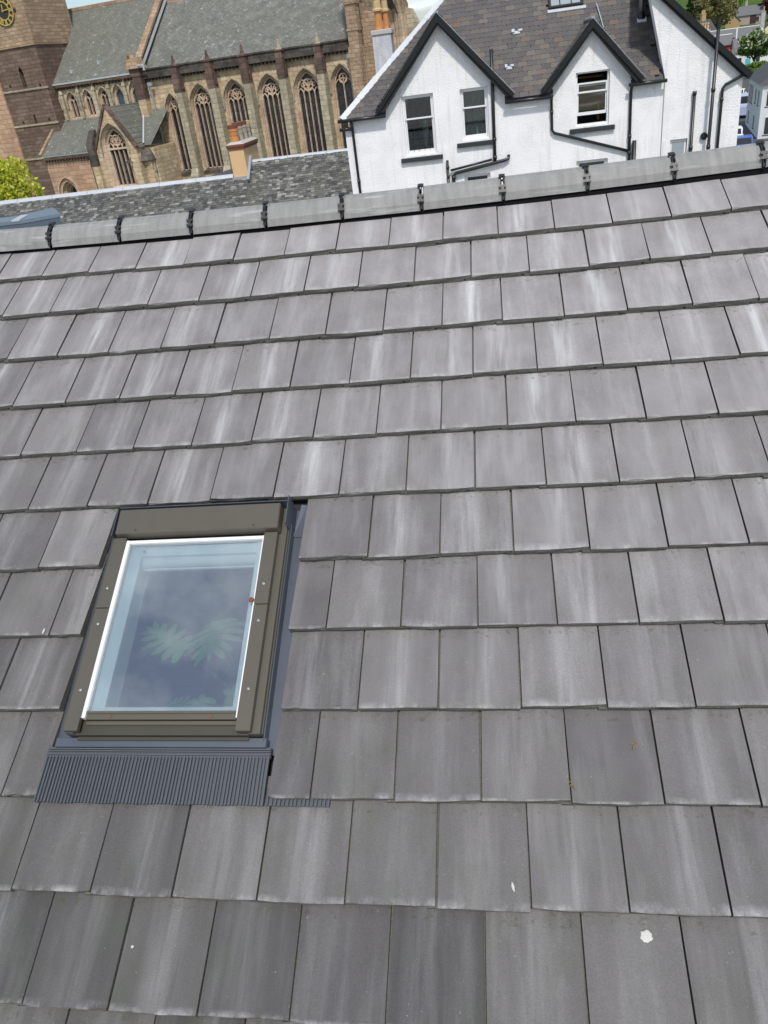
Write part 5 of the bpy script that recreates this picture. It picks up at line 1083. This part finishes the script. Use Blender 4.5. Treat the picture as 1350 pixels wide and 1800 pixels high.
# ------------------------------------------------------------------ street and hillside at the right
def gabled(name, label, cat, loc, yaw, L, Wd, hw, hr, wall, roofm, wins=(), group=None, eo=.3, ridge=None, hip=False):
    """gabled house: length L along x, depth Wd, eaves hw, ridge hr; wins=(x, z, w, h, face)"""
    t = thing(name, label, cat, loc, (0, 0, yaw), group); b = MB()
    b.ext([(-Wd/2, -1), (-Wd/2, hw), (Wd/2, hw), (Wd/2, -1)] if hip else [(-Wd/2, -1), (-Wd/2, hw), (0, hr-.12), (Wd/2, hw), (Wd/2, -1)], -L/2, L/2, 'x'); b.build('wall', wall, t)
    b = MB()
    if hip:
        a, f = L/2+eo, Wd/2+eo; z = hw-.1; k = L/2-Wd/2; b.add([(-a, -f, z), (a, -f, z), (a, f, z), (-a, f, z), (-k, 0, hr), (k, 0, hr)], [(0, 1, 5, 4), (1, 2, 5), (2, 3, 4, 5), (3, 0, 4), (3, 2, 1, 0)])
    for s in (() if hip else (-1, 1)):
        k = (hr-hw)/(Wd/2); f = Wd/2+eo; z = hr-k*f
        b.hexa([(-L/2-.2, s*f, z), (L/2+.2, s*f, z), (L/2+.2, 0, hr), (-L/2-.2, 0, hr), (-L/2-.2, s*f, z+.14), (L/2+.2, s*f, z+.14), (L/2+.2, 0, hr+.14), (-L/2-.2, 0, hr+.14)])
    b.build('roof', roofm, t)
    if ridge: b = MB(); b.box(-L/2-.2, L/2+.2, -.18, .18, hr+.10, hr+.28); b.build('ridge', ridge, t)
    for (x, z, w_, h_, fc) in wins:
        b = MB(); e = .05
        if fc == 'f': q, g_ = (x-w_/2-.06, x+w_/2+.06, -Wd/2-.03, -Wd/2+.02, z-.06, z+h_+.06), (x-w_/2, x+w_/2, -Wd/2-.045, -Wd/2-.031, z, z+h_)
        else: sx, o_ = (-L/2, -1) if fc == 'l' else (L/2, 1); q, g_ = (min(sx+.03*o_, sx-.02*o_), max(sx+.03*o_, sx-.02*o_), x-w_/2-.06, x+w_/2+.06, z-.06, z+h_+.06), (min(sx+.045*o_, sx+.031*o_), max(sx+.045*o_, sx+.031*o_), x-w_/2, x+w_/2, z, z+h_)
        b.box(*q); o = b.build('window', 'white_paint', t); b = MB(); b.box(*g_); b.build('pane', 'pane_far', o)
        b = MB(); b.box(min(q[0], q[1])-.05, max(q[0], q[1])+.05 if fc == 'f' else q[1], q[2]-.06, q[3] if fc == 'f' else q[3]+.05, q[4]-.08, q[4]); b.build('sill', 'sill_paint', o)
    return t
def stack(parent, x, y, z0, z1, w_, d, mat, npots, ph=.7, potm='pot_buff'):
    b = MB(); b.box(x-w_/2, x+w_/2, y-d/2, y+d/2, z0, z1); b.box(x-w_/2-.06, x+w_/2+.06, y-d/2-.06, y+d/2+.06, z1+.001, z1+.15); c = b.build('chimney', mat, parent)
    for i in range(npots):
        b = MB(); px = x+(i-(npots-1)/2)*w_/max(npots, 1); b.lathe([(.16, 0), (.13, ph*.7), (.17, ph*.75), (.17, ph)], (px, y, z1+.151), 8); b.build('pot', potm, c)
ya_ = math.atan2(14.6, 2.8)
ct = gabled('roadside_house', 'pale whitewashed two storey house beside the narrow street at right', 'house', (32.6, 90.2, -3), -math.pi/2-.19, 14.5, 9.0, 4.9, 8.4, 'pale_wall', 'dark_slate',
            [(-5.6, 2.6, .7, 1.6, 'f'), (-4.0, 2.6, .7, 1.6, 'f'), (-2.4, 2.6, .7, 1.6, 'f'), (1.4, 2.9, .8, 1.2, 'f'), (4.4, 2.9, .8, 1.2, 'f'), (-4.2, .6, .8, 1.1, 'f'), (2.0, .6, .8, 1.1, 'f'), (-3.6, 2.9, .9, 1.3, 'r'), (-2.3, 2.9, .9, 1.3, 'r'), (-3.7, .4, .55, 1.5, 'r'), (-2.4, .4, .55, 1.5, 'r')], hip=True)
gabled('long_house', 'long low house with grey slate roof and white ridge above the street', 'house', (63.5, 240, gz(240)), .02, 14, 9, 3.2, 6.4, 'pale_wall', 'grey_slate', [(-4, .6, 1, 1.4, 'f'), (0, .6, 1, 1.4, 'f')], ridge='white_paint')
rb = gabled('red_shed', 'small slate roofed building with red painted front', 'building', (55.8, 216, gz(216)), .03, 3.6, 5, 5.4, 7.2, 'red_paint', 'grey_slate', [], ridge='white_paint')
b = MB(); b.box(.6, 1.8, -2.62, -2.5, 0, 4.3); b.build('tan_panel', 'tan_wall', rb); b = MB(); b.box(1.85, 2.1, -2.7, 2.6, 0, 6.6); b.build('red_gable', 'red_paint', rb); b = MB(); b.box(2.12, 2.4, -2.7, -2.4, 0, 8.4); b.build('white_post', 'white_paint', rb)
wc = gabled('white_cottage', 'white cottage with turquoise door behind the flowering tree', 'house', (61.3, 213, gz(213)), .02, 7.8, 5, 3.7, 6.2, 'white_paint', 'grey_slate', [(1.2, 1.2, .9, 1.2, 'f'), (-2.8, 1.3, .8, 1.1, 'f')])
b = MB(); b.box(-1.5, -.4, -2.56, -2.51, .0, 2.1); b.build('door', 'turquoise', wc)
hb = gabled('cream_house', 'cream gabled house with grey chimney and three buff pots at right edge', 'house', (69.5, 228, gz(228)), 1.35, 9, 7, 5.2, 8.4, 'cream_wall', 'dark_slate', [])
stack(hb, -3.9, 1.9, 5, 10.6, 1.3, .9, 'cement', 3, 1.0)
bu = gabled('brown_clad_house', 'far bungalow with pinkish gable and dark brown cladding on the hill', 'house', (86.5, 305, gz(303)), -.45, 8, 7, 2.6, 5.0, 'pink_wall', 'grey_slate', [(2.2, .6, 1.4, 1.2, 'f')])
b = MB(); b.box(.2, 2.0, -3.56, -3.5, 0, 2.6); b.build('cladding', 'brown_clad', bu); stack(bu, -2, .4, 4.5, 6.2, .6, .6, 'cement', 1)
h2 = gabled('slate_villa', 'far stone villa with dark roof and buff chimney pots among trees', 'house', (60.6, 262, gz(262)), .5, 7, 6, 4.2, 7.0, 'tan_wall', 'dark_slate', [(-1.5, 1.6, .9, 1.4, 'f'), (1.2, 1.6, .9, 1.4, 'f')]); stack(h2, 1.2, 0, 6, 8.4, 1.3, .7, 'tan_wall', 3, .9)
ps = gabled('stone_cottage', 'stone cottage with row of buff chimney pots behind the white wing', 'house', (29.2, 123, -3), .2, 6, 6, 4.8, 7.8, 'tan_wall', 'dark_slate', []); stack(ps, 0, -1.6, 5, 9.5, 1.5, .7, 'cement', 4, .85)
gabled('tan_gable_house', 'far tan gable half hidden behind the big olive tree', 'house', (78.5, 296, gz(296)), 1.3, 6, 4.2, 2.0, 4.0, 'tan_wall', 'dark_slate', [])
hd = MB(); rs = np.random.RandomState(5); pts = np.stack([rs.uniform(64, 78, 5000), 268+rs.normal(0, .8, 5000), np.zeros(5000)], 1); pts[:, 2] = [gz(y)+abs(z) for y, z in zip(pts[:, 1], rs.uniform(0, 2.4, 5000))]
he = leaves('hedge', 'leaf_fresh', pts, .45, 6, None); tag(he, 'long clipped lime green hedge above the grey roofs', 'hedge')
tree('chestnut_tree', 'chestnut tree with white blossom candles beside the street', (59.6, 203, gz(203)), 8.0, 3.9, 'leaf_chestnut', 5500, .42, 21, trunk_h=.28, clumps=34, flowers=420)
tree('green_tree', 'fresh green tree at the right edge beside the chestnut', (61.6, 190, gz(190)), 7.2, 2.2, 'leaf_fresh', 3000, .40, 22, trunk_h=.2, clumps=22)
tree('olive_tree', 'big brownish olive tree on the slope above the grey roofs', (69.8, 283, gz(283)), 12.0, 7.2, 'leaf_olive', 7000, .50, 23, trunk_h=.15, clumps=50)
tree('bush', 'small bright green bush at the street corner', (51.6, 176, gz(176)), 2.6, 1.8, 'leaf_fresh', 1500, .34, 24, trunk_h=.1, clumps=14, cat='bush')
tree('bush', 'darker green bush on the verge below the chestnut', (56.4, 189, gz(189)), 2.0, 2.4, 'leaf_green', 1500, .34, 25, trunk_h=.1, clumps=14, cat='bush')
tree('pale_tree', 'pale green tree just above the black roof verge', (52.5, 252, gz(252)), 11.5, 4.2, 'leaf_green', 4000, .5, 26, trunk_h=.2, clumps=30)
tree('dark_conifer', 'dark pointed conifer behind the far villa', (63.0, 285, gz(285)), 13, 2.8, 'leaf_dark', 3500, .45, 27, trunk_h=.15, clumps=26, cone=True)
tree('copper_beech', 'dark copper beech at the far right top corner', (91.0, 303, gz(303)), 9.5, 3.6, 'leaf_copper', 3000, .5, 28, trunk_h=.2, clumps=24)
for i, (x, y, h, c, m_, lb_) in enumerate(((78, 330, 12, 6, 'leaf_green', 'green skyline tree just behind the big olive tree'), (90, 335, 13, 7, 'leaf_fresh', 'fresh green skyline tree directly behind the bungalow roof'), (103, 340, 13, 7, 'leaf_green', 'green skyline tree right of the bungalow'))):
    tree('hillside_tree', lb_, (x, y, gz(y)), h, c, m_, 3000, .6, 40+i, 'trees on the skyline of the hill', .15, 24)
rs = np.random.RandomState(9); pts = []
for i in range(140):
    cx, cy = rs.uniform(95, 330), rs.uniform(380, 520); d = rs.normal(size=(160, 3)); d /= np.linalg.norm(d, axis=1)[:, None]; d *= (rs.uniform(2.5, 7)*rs.uniform(.5, 1, 160)**.5)[:, None]; pts.append(d+np.array([cx, cy, gz(cy, cx)+4.5]))
tag(leaves('far_wood', 'leaf_green', np.concatenate(pts), 1.3, 10, None), 'far wooded hillside beyond the houses', 'wood', kind='stuff')

# ------------------------------------------------------------------ parked vehicles
def car(name, label, loc, yaw, L, Wd, H, paint, van=False, cat='car', group=None):
    t = thing(name, label, cat, loc, (0, 0, yaw), group); l = L/2; z0 = .30
    lo = [(-l, z0), (l, z0), (l, .62*H if van else .55*H), (l*.96, .66*H if van else .60*H), (-l*.97, .62*H if van else .62*H), (-l, .5*H)]
    b = MB(); b.ext(lo, -Wd/2, Wd/2, 'y'); b.build('body', paint, t, bevel=.07)
    c = [(-l*.94, .60*H), (l*.62, .60*H), (l*.34, H), (-l*.90, H)] if van else [(-l*.88, .60*H), (l*.48, .60*H), (l*.16, H), (-l*.62, H)]
    b = MB(); b.ext([(p[0], p[1]) for p in c], -Wd*.44, Wd*.44, 'y'); b.build('cabin', paint, t, bevel=.06)
    for s in (-1, 1):
        b = MB(); k = .1 if not van else .25; b.ext([(c[0][0]+k, .64*H), (c[1][0]-.2, .64*H), (c[2][0]-.05, H-.14), (c[3][0]+k, H-.14)], s*Wd*.442, s*Wd*.448, 'y'); b.build('side_window', 'pane_dark', t)
    for p, q, sg in ((c[1], c[2], 1), (c[0], c[3], -1)):
        b = MB(); a_ = Vector((p[0], p[1])); e = Vector((q[0], q[1])); u, v = a_.lerp(e, .12), a_.lerp(e, .86); o = .012*sg
        b.add([(u.x+o, -Wd*.38, u.y+.01), (u.x+o, Wd*.38, u.y+.01), (v.x+o, Wd*.36, v.y+.012), (v.x+o, -Wd*.36, v.y+.012)], [(0, 1, 2, 3)]); b.build('windscreen', 'pane_dark', t)
    for x in (-l*.62, l*.62):
        for s in (-1, 1):
            b = MB(); b.tube([(x, s*(Wd/2-.2), .31), (x, s*(Wd/2+.01), .31)], .31, 14); wv = b.build('wheel', 'tyre', t); b = MB(); b.tube([(x, s*(Wd/2+.0), .31), (x, s*(Wd/2+.02), .31)], .19, 12); b.build('rim', 'steel', wv)
    for s in (-1, 1):
        b = MB(); b.box(-l-.02, -l+.05, s*Wd*.36-.12, s*Wd*.36+.12, .5*H-.14, .5*H); b.build('tail_light', 'car_red', t); b = MB(); b.box(l-.06, l+.015, s*Wd*.34-.16, s*Wd*.34+.16, .42*H, .50*H); b.build('headlight', 'white_paint', t)
    return t
def road_x(y):
    for (x0, y0, _), (x1, y1, _) in zip(cl_, cl_[1:]):
        if y0 <= y <= y1: return x0+(x1-x0)*(y-y0)/(y1-y0)
car('parked_car', 'blue parked car just above the ridge at right, nearest of the vehicles', (22.9, 75, gz(75)+.02), R(78), 4.2, 1.75, 1.45, 'car_blue')
car('parked_car', 'white parked car behind the blue car beside the white house corner', (24.2, 83, gz(83)+.02), R(78), 4.2, 1.75, 1.48, 'car_white')
car('parked_car', 'pale car at the far bend of the street', (37.5, 131, gz(131)+.02), R(70), 4.2, 1.75, 1.45, 'car_white')
car('parked_van', 'lilac blue van half hidden behind the white house corner', (31.5, 107, gz(107)+.02), R(72), 5.4, 2.0, 2.5, 'van_lilac', True, 'van')
